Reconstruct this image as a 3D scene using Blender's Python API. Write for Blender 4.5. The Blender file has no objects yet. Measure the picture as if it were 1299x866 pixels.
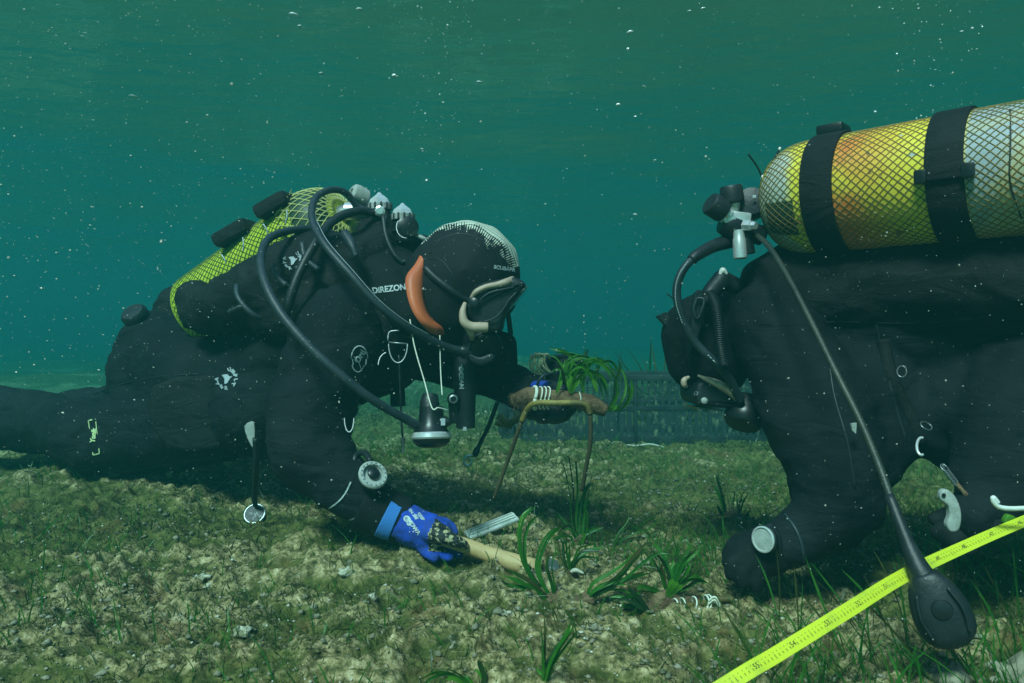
import bpy, bmesh, math, random
import numpy as np
from mathutils import Vector, Matrix
from mathutils.bvhtree import BVHTree
from mathutils.geometry import tessellate_polygon

random.seed(7)
RNG = np.random.default_rng(11)
PI = math.pi
scene = bpy.context.scene
C = scene.collection

# ------------------------------------------------------------------ camera, world, sun, exposure
F = 1000.0                      # focal length of the photograph in its own pixels
CX, CY = 649.5, 433.0
CAMH = 0.45
cam_d = bpy.data.cameras.new('camera')
cam_d.sensor_width = 36.0
cam_d.lens = 36.0 * F / 1299.0
cam_d.clip_start = 0.02
cam_d.clip_end = 400.0
cam_d.dof.use_dof = True
cam_d.dof.focus_distance = 1.7
cam_d.dof.aperture_fstop = 16.0
cam = bpy.data.objects.new('camera', cam_d)
cam.location = (0, 0, CAMH)
cam.rotation_euler = (math.radians(90), 0, 0)
C.objects.link(cam)
scene.camera = cam

SUN_EL, SUN_AZ = 48.0, -24.0    # degrees; azimuth of the direction the light comes FROM, measured from behind the camera
sx = math.sin(math.radians(SUN_AZ)) * math.cos(math.radians(SUN_EL))
sy = -math.cos(math.radians(SUN_AZ)) * math.cos(math.radians(SUN_EL))
sz = math.sin(math.radians(SUN_EL))
SUN_DIR = Vector((sx, sy, sz))
world = bpy.data.worlds.new('World')
scene.world = world
world.use_nodes = True
wn = world.node_tree
bg = wn.nodes['Background']
sky = wn.nodes.new('ShaderNodeTexSky')
sky.sky_type = 'NISHITA'
sky.sun_disc = False
sky.sun_elevation = math.radians(SUN_EL)
sky.sun_rotation = math.atan2(sx, sy)
wn.links.new(sky.outputs[0], bg.inputs[0])
bg.inputs[1].default_value = 0.15
sun_d = bpy.data.lights.new('sun', 'SUN')
sun_d.energy = 4.2
sun_d.angle = math.radians(14.0)
sun_d.color = (1.0, 0.96, 0.90)
sun = bpy.data.objects.new('sun', sun_d)
sun.rotation_euler = SUN_DIR.to_track_quat('Z', 'Y').to_euler()
sun.location = (0, 0, 6)
C.objects.link(sun)

scene.view_settings.view_transform = 'Standard'
scene.view_settings.look = 'None'
scene.view_settings.exposure = 0.65
scene.view_settings.gamma = 1.0
scene.cycles.use_denoising = True
scene.cycles.max_bounces = 6
scene.cycles.transparent_max_bounces = 12
scene.cycles.volume_bounces = 1
scene.cycles.caustics_reflective = False
scene.cycles.caustics_refractive = False

SURF_Z = 1.75                   # height of the water surface

# ------------------------------------------------------------------ helpers
def P(px, py, d):
    """point seen at a photograph pixel, d metres in front of the lens"""
    return Vector(((px - CX) / F * d, d, CAMH - (py - CY) / F * d))

def hash3(ix, iy, iz, seed=0):
    n = (ix * 374761393 + iy * 668265263 + iz * 2147483647 + seed * 1274126177) & 0xffffffff
    n = ((n ^ (n >> 13)) * 1274126177) & 0xffffffff
    n = (n ^ (n >> 16)) & 0xffffffff
    return n.astype(np.float64) / 4294967295.0

def vnoise(x, y, z, seed=0):
    x = np.asarray(x, float); y = np.asarray(y, float); z = np.asarray(z, float) + 0 * x
    ix = np.floor(x).astype(np.int64); iy = np.floor(y).astype(np.int64); iz = np.floor(z).astype(np.int64)
    fx = x - ix; fy = y - iy; fz = z - iz
    fx = fx * fx * (3 - 2 * fx); fy = fy * fy * (3 - 2 * fy); fz = fz * fz * (3 - 2 * fz)
    r = 0
    for a in (0, 1):
        for b in (0, 1):
            for c in (0, 1):
                w = (fx if a else 1 - fx) * (fy if b else 1 - fy) * (fz if c else 1 - fz)
                r = r + w * hash3(ix + a, iy + b, iz + c, seed)
    return r * 2 - 1

def fbm(x, y, z, octaves=4, seed=0):
    r = 0; a = 1.0; f = 1.0
    for i in range(octaves):
        r = r + a * vnoise(x * f + i * 17.3, y * f + i * 5.1, z * f, seed + i); a *= 0.5; f *= 2.03
    return r

def nodes_of(m):
    m.use_nodes = True
    return m.node_tree, m.node_tree.nodes, m.node_tree.links

def mat(name, col, rough=0.6, metal=0.0, col2=None, nscale=20.0, bump=0.0, bscale=60.0, lo=0.4, hi=0.62, spec=0.5, extra=None, sheen=0.0):
    m = bpy.data.materials.new(name)
    t, n, l = nodes_of(m)
    b = n['Principled BSDF']
    b.inputs['Base Color'].default_value = (*col, 1)
    b.inputs['Roughness'].default_value = rough
    b.inputs['Metallic'].default_value = metal
    b.inputs['Specular IOR Level'].default_value = spec
    if sheen: b.inputs['Sheen Weight'].default_value = sheen
    tc = n.new('ShaderNodeTexCoord')
    if col2:
        ns = n.new('ShaderNodeTexNoise'); ns.inputs['Scale'].default_value = nscale; ns.inputs['Detail'].default_value = 6
        ns.inputs['Roughness'].default_value = 0.65
        rp = n.new('ShaderNodeValToRGB')
        rp.color_ramp.elements[0].position = lo; rp.color_ramp.elements[0].color = (*col, 1)
        rp.color_ramp.elements[1].position = hi; rp.color_ramp.elements[1].color = (*col2, 1)
        l.new(tc.outputs['Object'], ns.inputs['Vector']); l.new(ns.outputs[0], rp.inputs[0]); l.new(rp.outputs[0], b.inputs['Base Color'])
    if bump:
        nb = n.new('ShaderNodeTexNoise'); nb.inputs['Scale'].default_value = bscale; nb.inputs['Detail'].default_value = 5
        bp = n.new('ShaderNodeBump'); bp.inputs['Strength'].default_value = bump; bp.inputs['Distance'].default_value = 0.004
        l.new(tc.outputs['Object'], nb.inputs['Vector']); l.new(nb.outputs[0], bp.inputs['Height']); l.new(bp.outputs[0], b.inputs['Normal'])
    return m

def link(name, me, m=None, root=None, smooth=True, kind=None):
    if smooth and len(me.polygons):
        me.polygons.foreach_set('use_smooth', [True] * len(me.polygons))
    if m is not None:
        for mm in (m if isinstance(m, (list, tuple)) else [m]): me.materials.append(mm)
    o = bpy.data.objects.new(name, me); C.objects.link(o)
    if root is not None:
        base = root
        off = Vector(base.location)
        p = base.parent
        while p is not None:
            off += Vector(p.location); p = p.parent
        me.transform(Matrix.Translation(-off)); o.parent = root
    if kind: o['kind'] = kind
    return o

def obj(name, bm, m=None, root=None, smooth=True, kind=None):
    me = bpy.data.meshes.new(name); bm.to_mesh(me); bm.free()
    return link(name, me, m, root, smooth, kind)

def thing(name, loc, label, cat, group=None):
    o = bpy.data.objects.new(name, None); C.objects.link(o)
    o.empty_display_size = 0.05
    o.location = loc; tag(o, label, cat, group)
    return o

def tag(o, label, cat=None, group=None):
    o['label'] = label
    if cat: o['category'] = cat
    if group: o['group'] = group
    return o

def origin_to(o, loc):
    """top-level single mesh: move its origin to its base"""
    o.data.transform(Matrix.Translation(-Vector(loc))); o.location = loc
    return o

def smooth_path(pts, n=8):
    pts = [Vector(p) for p in pts]
    if len(pts) < 3: 
        return [pts[0].lerp(pts[-1], i / n) for i in range(n + 1)]
    ext = [pts[0] * 2 - pts[1]] + pts + [pts[-1] * 2 - pts[-2]]
    out = []
    for i in range(1, len(ext) - 2):
        p0, p1, p2, p3 = ext[i - 1:i + 3]
        for k in range(n):
            t = k / n
            out.append(0.5 * ((2 * p1) + (p2 - p0) * t + (2 * p0 - 5 * p1 + 4 * p2 - p3) * t * t + (3 * p1 - p0 - 3 * p2 + p3) * t ** 3))
    out.append(pts[-1])
    return out

def interp(vals, n):
    if isinstance(vals, (int, float)): return [vals] * n
    return list(np.interp(np.linspace(0, len(vals) - 1, n), range(len(vals)), vals))

def add_tube(bm, pts, r, sides=8, cap=True, squash=1.0):
    n = len(pts); rr = interp(r, n)
    up = Vector((0, 0, 1)); rings = []
    prev = None
    for i, p in enumerate(pts):
        t = (pts[min(i + 1, n - 1)] - pts[max(i - 1, 0)])
        t = t.normalized() if t.length > 1e-9 else Vector((1, 0, 0))
        if prev is None:
            a = t.cross(up)
            if a.length < 0.1: a = t.cross(Vector((1, 0, 0)))
            a.normalize()
        else:
            a = (prev - t * prev.dot(t)); a.normalize()
        prev = a
        b = t.cross(a)
        rings.append([bm.verts.new(p + (a * math.cos(2 * PI * k / sides) * squash + b * math.sin(2 * PI * k / sides)) * rr[i]) for k in range(sides)])
    for i in range(n - 1):
        for k in range(sides):
            bm.faces.new((rings[i][k], rings[i][(k + 1) % sides], rings[i + 1][(k + 1) % sides], rings[i + 1][k]))
    if cap:
        bm.faces.new(rings[0][::-1]); bm.faces.new(rings[-1])

def tube(name, pts, r, m, root=None, n=8, sides=8, sm=True, kind=None):
    bm = bmesh.new(); add_tube(bm, smooth_path(pts, n) if sm else [Vector(p) for p in pts], r, sides)
    return obj(name, bm, m, root, kind=kind)

def frame(axis):
    a = Vector(axis).normalized()
    u = a.cross(Vector((0, 0, 1)))
    if u.length < 0.05: u = a.cross(Vector((1, 0, 0)))
    u.normalize(); v = a.cross(u)      # u, v perpendicular
    return a, u, v

def add_lathe(bm, origin, axis, prof, seg=24, cap=True):
    """prof: list of (distance along axis, radius)"""
    a, u, v = frame(axis); o = Vector(origin); rings = []
    for t, r in prof:
        rings.append([bm.verts.new(o + a * t + (u * math.cos(2 * PI * k / seg) + v * math.sin(2 * PI * k / seg)) * max(r, 1e-5)) for k in range(seg)])
    for i in range(len(prof) - 1):
        for k in range(seg):
            bm.faces.new((rings[i][k], rings[i][(k + 1) % seg], rings[i + 1][(k + 1) % seg], rings[i + 1][k]))
    if cap:
        bm.faces.new(rings[0][::-1]); bm.faces.new(rings[-1])

def lathe(name, origin, axis, prof, m, root=None, seg=24, smooth=True):
    bm = bmesh.new(); add_lathe(bm, origin, axis, prof, seg, cap=not ('rim' in name or name.endswith('ring')))
    bmesh.ops.recalc_face_normals(bm, faces=bm.faces)
    o = obj(name, bm, m, root, smooth)
    if smooth: edge_split(o)
    return o

def edge_split(o, ang=38):
    me = o.data
    me.set_sharp_from_angle(angle=math.radians(ang))

def add_box(bm, c, size, rot=None, bev=0.0):
    r = bmesh.ops.create_cube(bm, size=1.0)
    vs = r['verts']
    bmesh.ops.scale(bm, vec=size, verts=vs)
    if bev:
        es = list({e for v in vs for e in v.link_edges})
        rb = bmesh.ops.bevel(bm, geom=es, offset=bev, segments=2, affect='EDGES', profile=0.6)
        vs = list({v for f in rb['faces'] for v in f.verts} | {v for v in vs if v.is_valid})
    if rot is not None: bmesh.ops.rotate(bm, cent=(0, 0, 0), matrix=rot, verts=vs)
    bmesh.ops.translate(bm, vec=c, verts=vs)

def box(name, c, size, m, root=None, rot=None, bev=0.002):
    bm = bmesh.new(); add_box(bm, Vector(c), size, rot, bev)
    o = obj(name, bm, m, root, True); edge_split(o, 30)
    return o

def basis(x, y):
    """rotation whose local x runs along x and local y roughly along y"""
    x = Vector(x).normalized(); z = x.cross(Vector(y)).normalized(); y = z.cross(x)
    return Matrix((x, y, z)).transposed()

def prism(name, outline, d0, d1, m, root=None, bev=0.004, n=3, closed_smooth=True):
    """outline of a side profile (px, py), standing between the depths d0 and d1, edges rounded"""
    dm = (d0 + d1) / 2
    pts = [P(x, y, dm) for x, y in outline]
    if closed_smooth:
        k = len(pts); out = []
        for i in range(k):
            p0, p1, p2, p3 = pts[i - 1], pts[i], pts[(i + 1) % k], pts[(i + 2) % k]
            for j in range(n):
                t = j / n
                out.append(0.5 * ((2 * p1) + (p2 - p0) * t + (2 * p0 - 5 * p1 + 4 * p2 - p3) * t * t + (3 * p1 - p0 - 3 * p2 + p3) * t ** 3))
        pts = out
    bm = bmesh.new()
    a = [bm.verts.new(Vector((p.x, d0, p.z))) for p in pts]
    f = bm.faces.new(a)
    r = bmesh.ops.extrude_face_region(bm, geom=[f])
    bmesh.ops.translate(bm, vec=(0, d1 - d0, 0), verts=[g for g in r['geom'] if isinstance(g, bmesh.types.BMVert)])
    bmesh.ops.recalc_face_normals(bm, faces=bm.faces)
    if bev:
        es = [e for e in bm.edges if len(e.link_faces) == 2 and any(len(x.verts) > 4 for x in e.link_faces)]
        bmesh.ops.bevel(bm, geom=es, offset=bev, segments=3, affect='EDGES', profile=0.6)
    o = obj(name, bm, m, root); edge_split(o, 50)
    return o

def blob(name, chains, m, root=None, voxel=0.011, smooth_it=6, wrinkle=0.0, wscale=14.0, seed=1, squash=None):
    """one continuous skin grown over chains of (point, radius)"""
    bm = bmesh.new()
    for ch in chains:
        pts = [Vector(c[0]) for c in ch]; rs = [c[1] for c in ch]
        path = []
        for i in range(len(pts) - 1):
            L = (pts[i + 1] - pts[i]).length
            k = max(2, int(L / (0.22 * min(rs[i], rs[i + 1]) + 1e-4)))
            for j in range(k):
                t = j / k
                tt = t * t * (3 - 2 * t)
                path.append((pts[i].lerp(pts[i + 1], t), rs[i] * (1 - tt) + rs[i + 1] * tt))
        path.append((pts[-1], rs[-1]))
        for p, r in path:
            bmesh.ops.create_icosphere(bm, subdivisions=2, radius=r, matrix=Matrix.Translation(p))
    me = bpy.data.meshes.new(name + '_src'); bm.to_mesh(me); bm.free()
    o = bpy.data.objects.new('tmp', me); C.objects.link(o)
    md = o.modifiers.new('r', 'REMESH'); md.mode = 'VOXEL'; md.voxel_size = voxel
    ms = o.modifiers.new('s', 'SMOOTH'); ms.factor = 0.6; ms.iterations = smooth_it
    dg = bpy.context.evaluated_depsgraph_get(); dg.update()
    me2 = bpy.data.meshes.new_from_object(o.evaluated_get(dg))
    bpy.data.objects.remove(o); bpy.data.meshes.remove(me)
    me2.name = name
    if wrinkle:
        n = len(me2.vertices)
        co = np.empty(n * 3); me2.vertices.foreach_get('co', co); co = co.reshape(-1, 3)
        no = np.empty(n * 3); me2.vertices.foreach_get('normal', no); no = no.reshape(-1, 3)
        w = fbm(co[:, 0] * 5, co[:, 1] * 5, co[:, 2] * 5, 2, seed) * 1.6
        a = fbm(co[:, 0] * wscale + w, co[:, 1] * wscale * 0.6, co[:, 2] * wscale * 1.5 + w, 2, seed + 5)
        rid = (1 - np.abs(a)) ** 3
        d = wrinkle * (rid - 0.5) + wrinkle * 0.8 * fbm(co[:, 0] * 9, co[:, 1] * 9, co[:, 2] * 9, 2, seed + 9)
        co = co + no * d[:, None]
        me2.vertices.foreach_set('co', co.ravel()); me2.update()
    me2.materials.clear()
    return link(name, me2, m, root)

def bvh_world(objs):
    vs, fs = [], []
    for o in objs:
        off = Vector((0, 0, 0)); p = o
        while p is not None: off += Vector(p.location); p = p.parent
        b = len(vs)
        vs += [v.co + off for v in o.data.vertices]
        fs += [tuple(i + b for i in f.vertices) for f in o.data.polygons]
    return BVHTree.FromPolygons(vs, fs)

CAMP = Vector((0, 0, CAMH))
def S(bv, px, py, off=0.002, dflt=1.7):
    """the point of a surface met along a line of sight, off metres in front of it"""
    dr = (P(px, py, 1.0) - CAMP)
    hit = bv.ray_cast(CAMP, dr.normalized())
    if hit[0] is None: return P(px, py, dflt)
    return hit[0] - dr.normalized() * off

def text_polys(s, size=1.0, bold=0.02):
    cu = bpy.data.curves.new('t', 'FONT'); cu.body = s; cu.size = size; cu.align_x = 'CENTER'; cu.align_y = 'CENTER'
    cu.resolution_u = 3; cu.offset = bold
    o = bpy.data.objects.new('t', cu); C.objects.link(o)
    dg = bpy.context.evaluated_depsgraph_get(); dg.update()
    me = bpy.data.meshes.new_from_object(o.evaluated_get(dg))
    bpy.data.objects.remove(o); bpy.data.curves.remove(cu)
    vs = [(v.co.x, v.co.y) for v in me.vertices]; fs = [tuple(p.vertices) for p in me.polygons]
    bpy.data.meshes.remove(me)
    return vs, fs

def print_on(name, bv, parts, m, root, off=0.0025):
    """flat print laid on a surface. parts: list of (verts2d in photo px, faces)"""
    V, Fs = [], []
    for vs, fs in parts:
        b = len(V)
        V += [S(bv, x, y, off) for x, y in vs]
        Fs += [tuple(i + b for i in f) for f in fs]
    me = bpy.data.meshes.new(name); me.from_pydata(V, [], Fs)
    return link(name, me, m, root, smooth=False)

def text_px(s, px, py, size, ang=0.0, sxk=1.0, bold=0.02):
    vs, fs = text_polys(s, 1.0, bold)
    c, si = math.cos(ang), math.sin(ang)
    return [(px + (x * sxk * c - y * si) * size, py - (x * sxk * si + y * c) * size) for x, y in vs], fs

def line_px(pts, w):
    V, Fs = [], []
    for i, (x, y) in enumerate(pts):
        x0, y0 = pts[max(i - 1, 0)]; x1, y1 = pts[min(i + 1, len(pts) - 1)]
        dx, dy = x1 - x0, y1 - y0; L = math.hypot(dx, dy) or 1
        V += [(x - dy / L * w / 2, y + dx / L * w / 2), (x + dy / L * w / 2, y - dx / L * w / 2)]
    for i in range(len(pts) - 1):
        Fs.append((2 * i, 2 * i + 1, 2 * i + 3, 2 * i + 2))
    return V, Fs

# ------------------------------------------------------------------ materials
M = {}
M['suit'] = mat('black_drysuit_fabric', (0.004, 0.006, 0.009), 0.75, col2=(0.009, 0.012, 0.016), nscale=9, bump=0.5, bscale=900, spec=0.18)
M['neoprene'] = mat('black_neoprene', (0.005, 0.006, 0.0075), 0.75, col2=(0.010, 0.012, 0.013), nscale=15, bump=0.4, bscale=700, spec=0.18)
M['vest'] = mat('black_nylon_webbing', (0.007, 0.008, 0.009), 0.65, col2=(0.014, 0.016, 0.017), nscale=14, bump=0.6, bscale=600, spec=0.2)
M['rubber'] = mat('black_rubber', (0.006, 0.009, 0.012), 0.5, col2=(0.016, 0.020, 0.024), nscale=30, bump=0.15, bscale=200)
M['hose'] = mat('dark_rubber_hose', (0.016, 0.026, 0.034), 0.5, col2=(0.028, 0.040, 0.050), nscale=40, bump=0.2, bscale=300)
M['hose_brown'] = mat('weathered_hose', (0.038, 0.045, 0.032), 0.5, col2=(0.022, 0.028, 0.022), nscale=12, bump=0.2, bscale=300)
M['chrome'] = mat('chromed_brass', (0.82, 0.84, 0.84), 0.30, 0.55, col2=(0.6, 0.6, 0.58), nscale=50, lo=0.5, hi=0.8)
M['steel'] = mat('dull_steel', (0.34, 0.36, 0.36), 0.4, 0.8)
M['plastic_black'] = mat('black_plastic', (0.008, 0.010, 0.012), 0.35)
M['gray_plastic'] = mat('pale_grey_plastic', (0.42, 0.45, 0.42), 0.5, col2=(0.30, 0.33, 0.30), nscale=60, bump=0.3, bscale=400)
M['white'] = mat('white_plastic', (0.78, 0.80, 0.76), 0.4, col2=(0.62, 0.66, 0.58), nscale=25)
M['print'] = mat('white_print', (0.58, 0.66, 0.68), 0.6, col2=(0.36, 0.42, 0.44), nscale=160)
M['print_dim'] = mat('faded_white_print', (0.38, 0.44, 0.48), 0.6)
M['print_yellow'] = mat('pale_yellow_print', (0.62, 0.72, 0.35), 0.6)
M['print_black'] = mat('black_ink', (0.02, 0.025, 0.02), 0.7)
M['latex'] = mat('orange_latex', (0.76, 0.17, 0.055), 0.5, col2=(0.60, 0.13, 0.045), nscale=12, bump=0.1)
M['silicone'] = mat('beige_silicone', (0.56, 0.42, 0.31), 0.5, col2=(0.46, 0.34, 0.25), nscale=25)
M['skin'] = mat('skin', (0.42, 0.25, 0.18), 0.5)
M['blue'] = mat('blue_knit_glove', (0.010, 0.075, 0.62), 0.75, col2=(0.02, 0.06, 0.34), nscale=45, bump=0.8, bscale=800)
M['blue_light'] = mat('pale_blue_knit', (0.05, 0.24, 0.72), 0.75, bump=0.8, bscale=700)
M['grip'] = mat('worn_black_latex_coating', (0.010, 0.012, 0.012), 0.45, col2=(0.50, 0.46, 0.26), nscale=110, lo=0.53, hi=0.58, bump=0.9, bscale=300)
M['wood'] = mat('pale_wooden_handle', (0.60, 0.42, 0.20), 0.55, col2=(0.48, 0.31, 0.13), nscale=22, bump=0.2, bscale=90)
M['lens'] = mat('dark_mask_glass', (0.16, 0.22, 0.20), 0.06)
M['lens'].node_tree.nodes['Principled BSDF'].inputs['Transmission Weight'].default_value = 0.6
M['crate_rim'] = mat('black_crate_plastic', (0.008, 0.012, 0.015), 0.6, col2=(0.03, 0.04, 0.035), nscale=9)
M['crate'] = mat('light_flecked_black_crate_plastic', (0.022, 0.034, 0.036), 0.6, col2=(0.20, 0.23, 0.13), nscale=26, lo=0.54, hi=0.70)  # pale flecks paint the sunlit gaps seen through the lattice
M['rod'] = mat('ochre_coated_rod', (0.30, 0.23, 0.05), 0.6, col2=(0.10, 0.075, 0.02), nscale=16, bump=0.3)
M['root'] = mat('brown_fibrous_root', (0.10, 0.055, 0.028), 0.9, col2=(0.21, 0.14, 0.07), nscale=55, bump=1.0, bscale=250)
M['string'] = mat('white_string', (0.72, 0.74, 0.62), 0.8)
M['rope'] = mat('cream_rope', (0.60, 0.60, 0.36), 0.85, bump=0.8, bscale=300)

def folds(m):
    t, n, l = nodes_of(m); b = n['Principled BSDF']
    tc = [x for x in n if x.type == 'TEX_COORD'][0]; old = [x for x in n if x.type == 'BUMP'][0]
    mp = n.new('ShaderNodeMapping'); mp.inputs['Rotation'].default_value = (0.3, 0.7, 0.2); mp.inputs['Scale'].default_value = (1, .5, 2.2); l.new(tc.outputs['Object'], mp.inputs[0])
    ns = n.new('ShaderNodeTexNoise'); ns.inputs['Scale'].default_value = 13; ns.inputs['Detail'].default_value = 3; ns.inputs['Distortion'].default_value = 1.2; l.new(mp.outputs[0], ns.inputs['Vector'])
    b2 = n.new('ShaderNodeBump'); b2.inputs['Strength'].default_value = .5; b2.inputs['Distance'].default_value = .012
    l.new(ns.outputs[0], b2.inputs['Height']); l.new(old.outputs[0], b2.inputs['Normal']); l.new(b2.outputs[0], b.inputs['Normal'])
    # silt that has settled on the cloth
    sl = n.new('ShaderNodeTexNoise'); sl.inputs['Scale'].default_value = 5; sl.inputs['Detail'].default_value = 8; l.new(tc.outputs['Object'], sl.inputs['Vector'])
    rp = n.new('ShaderNodeMapRange'); rp.inputs[1].default_value = .5; rp.inputs[2].default_value = .8; rp.inputs[4].default_value = .14; l.new(sl.outputs[0], rp.inputs[0])
    mx = n.new('ShaderNodeMix'); mx.data_type = 'RGBA'; l.new(rp.outputs[0], mx.inputs[0])
    cr = [x for x in n if x.type == 'VALTORGB'][0]; l.new(cr.outputs[0], mx.inputs[6]); mx.inputs[7].default_value = (.05, .055, .04, 1); l.new(mx.outputs[2], b.inputs['Base Color'])
folds(M['suit']); folds(M['vest'])

def leaf_mat(name, c1, c2):
    m = mat(name, c1, 0.42, col2=c2, nscale=18, lo=0.42, hi=0.66)
    b = m.node_tree.nodes['Principled BSDF']
    b.inputs['Transmission Weight'].default_value = 0.0
    t, n, l = nodes_of(m)
    tr = n.new('ShaderNodeBsdfTranslucent'); mx = n.new('ShaderNodeMixShader'); mx.inputs[0].default_value = 0.5
    rp = [x for x in n if x.type == 'VALTORGB'][0]
    l.new(rp.outputs[0], tr.inputs[0])
    out = [x for x in n if x.type == 'OUTPUT_MATERIAL'][0]
    l.new(b.outputs[0], mx.inputs[1]); l.new(tr.outputs[0], mx.inputs[2]); l.new(mx.outputs[0], out.inputs[0])
    return m
M['leaf'] = leaf_mat('green_seagrass', (0.030, 0.175, 0.014), (0.080, 0.27, 0.022))
M['leaf_lit'] = leaf_mat('light_green_seagrass', (0.05, 0.25, 0.012), (0.11, 0.36, 0.02))
M['leaf_old'] = leaf_mat('browned_seagrass', (0.13, 0.11, 0.035), (0.05, 0.12, 0.02))
M['leaf_bright'] = leaf_mat('bright_green_seagrass_base', (0.15, 0.42, 0.035), (0.10, 0.30, 0.025))
M['leaf_dark'] = leaf_mat('dark_seagrass', (0.018, 0.060, 0.014), (0.035, 0.085, 0.015))
M['turf'] = leaf_mat('algal_turf', (0.075, 0.095, 0.018), (0.17, 0.16, 0.045))
M['turf_brown'] = leaf_mat('brown_algal_turf', (0.10, 0.085, 0.035), (0.05, 0.055, 0.022))

def tank_mat():
    m = bpy.data.materials.new('scratched_yellow_tank_paint'); t, n, l = nodes_of(m)
    b = n['Principled BSDF']; b.inputs['Roughness'].default_value = 0.42
    tc = n.new('ShaderNodeTexCoord')
    uv = n.new('ShaderNodeAttribute'); uv.attribute_name = 'along'      # metres from the shoulder end
    def noise(sc, det=5, dist=0.0):
        x = n.new('ShaderNodeTexNoise'); x.inputs['Scale'].default_value = sc; x.inputs['Detail'].default_value = det
        x.inputs['Distortion'].default_value = dist; l.new(tc.outputs['Object'], x.inputs['Vector']); return x.outputs[0]
    def ramp(src, a, bb):
        r = n.new('ShaderNodeMapRange'); r.inputs[1].default_value = a; r.inputs[2].default_value = bb
        l.new(src, r.inputs[0]); return r.outputs[0]
    def math_(op, a, bb):
        x = n.new('ShaderNodeMath'); x.operation = op
        for i, v in enumerate((a, bb)):
            if isinstance(v, (int, float)): x.inputs[i].default_value = v
            else: l.new(v, x.inputs[i])
        return x.outputs[0]
    def mix(f, c1, c2):
        x = n.new('ShaderNodeMix'); x.data_type = 'RGBA'; l.new(f, x.inputs[0])
        for i, v in ((6, c1), (7, c2)):
            if isinstance(v, tuple): x.inputs[i].default_value = (*v, 1)
            else: l.new(v, x.inputs[i])
        return x.outputs[2]
    al = uv.outputs['Fac']
    base = mix(ramp(noise(7), 0.35, 0.7), (0.86, 0.72, 0.05), (0.80, 0.70, 0.06))
    # worn orange primer near the shoulder strap
    o1 = math_('MULTIPLY', ramp(al, 0.115, 0.135), ramp(al, 0.27, 0.17))
    o1 = math_('MULTIPLY', o1, ramp(noise(6, 6, 0.5), 0.30, 0.50))
    base = mix(o1, base, (0.80, 0.22, 0.03))
    chips = ramp(noise(34, 7, 0.3), 0.645, 0.665)
    base = mix(chips, base, (0.33, 0.17, 0.05))
    chips2 = ramp(noise(19, 6, 1.0), 0.70, 0.71)
    base = mix(chips2, base, (0.42, 0.46, 0.40))
    # grey-blue foot section
    g = ramp(al, 0.338, 0.345)
    grey = mix(ramp(noise(9, 6, 0.8), 0.5, 0.62), (0.36, 0.42, 0.46), (0.52, 0.50, 0.30))
    base = mix(g, base, grey)
    w = math_('MULTIPLY', ramp(al, 0.085, 0.07), ramp(noise(12, 4), 0.45, 0.52))
    base = mix(w, base, (0.50, 0.55, 0.50))
    l.new(base, b.inputs['Base Color'])
    bp = n.new('ShaderNodeBump'); bp.inputs['Strength'].default_value = 0.25; bp.inputs['Distance'].default_value = 0.002
    l.new(noise(40, 6), bp.inputs['Height']); l.new(bp.outputs[0], b.inputs['Normal'])
    return m
M['tank_yellow'] = tank_mat()
M['tank_green'] = mat('yellow_green_tank_paint', (0.55, 0.66, 0.04), 0.4, col2=(0.64, 0.70, 0.06), nscale=10)
M['tank_dark'] = mat('dark_green_tank_shoulder', (0.02, 0.05, 0.025), 0.5)
M['net'] = mat('olive_net', (0.16, 0.15, 0.03), 0.6, col2=(0.30, 0.17, 0.04), nscale=9)
M['net_pale'] = mat('pale_yellow_net', (0.55, 0.55, 0.20), 0.6)
M['net_dark'] = mat('dark_green_net', (0.09, 0.15, 0.02), 0.6)
M['tape'] = mat('yellow_measuring_tape', (0.62, 0.68, 0.03), 0.45, col2=(0.42, 0.50, 0.05), nscale=26, lo=.5, hi=.75)
M['snow'] = mat('pale_drifting_particles', (0.62, 0.64, 0.56), 0.8)
M['bubble'] = mat('silvery_air_bubble', (0.85, 0.9, 0.9), 0.12, 0.35)
M['stone'] = mat('encrusted_stone', (0.30, 0.27, 0.19), 0.9, col2=(0.09, 0.09, 0.04), nscale=28, bump=1.0, bscale=70)
M['chalk'] = mat('encrusted_pale_stone', (0.50, 0.47, 0.36), 0.9, col2=(0.16, 0.16, 0.07), nscale=90, bump=1.0, bscale=160, lo=.45, hi=.6)
M['shell'] = mat('pale_shell', (0.62, 0.60, 0.50), 0.7, col2=(0.4, 0.38, 0.28), nscale=70)

# ------------------------------------------------------------------ the sea bed
def ground_h(x, y):
    x = np.asarray(x, float); y = np.asarray(y, float)
    h = 0.105 * np.exp(-((x + 1.15) / 0.75) ** 2 - ((y - 2.15) / 0.75) ** 2)
    h = h + 0.022 * np.exp(-((x + 0.36) / 0.22) ** 2 - ((y - 1.60) / 0.22) ** 2)
    h = h + 0.035 * np.exp(-((x + 0.75) / 0.5) ** 2 - ((y - 1.35) / 0.35) ** 2)
    h = h + 0.03 * fbm(x * 1.3, y * 1.3, 0 * x + 3.1, 3, 3) * np.clip(1.3 - 0.05 * np.hypot(x, y - 2), 0.4, 1)
    far = np.clip((np.hypot(x, y) - 3.5) / 6, 0, 1)
    h = h + far * 0.22 * fbm(x * 0.35, y * 0.35, 0 * x + 1.1, 2, 8)
    return h

def ground_detail(x, y):
    b = fbm(x * 9, y * 9, 0 * x, 3, 21)
    c = fbm(x * 30, y * 30, 0 * x, 3, 31)
    d = fbm(x * 85, y * 85, 0 * x, 2, 41)
    return 0.026 * np.clip(1 - np.abs(b), 0, 1) ** 1.5 + 0.011 * c + 0.004 * d - 0.017

def GH(x, y):
    return float(ground_h(np.array([x]), np.array([y]))[0] + ground_detail(np.array([x]), np.array([y]))[0])

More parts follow.
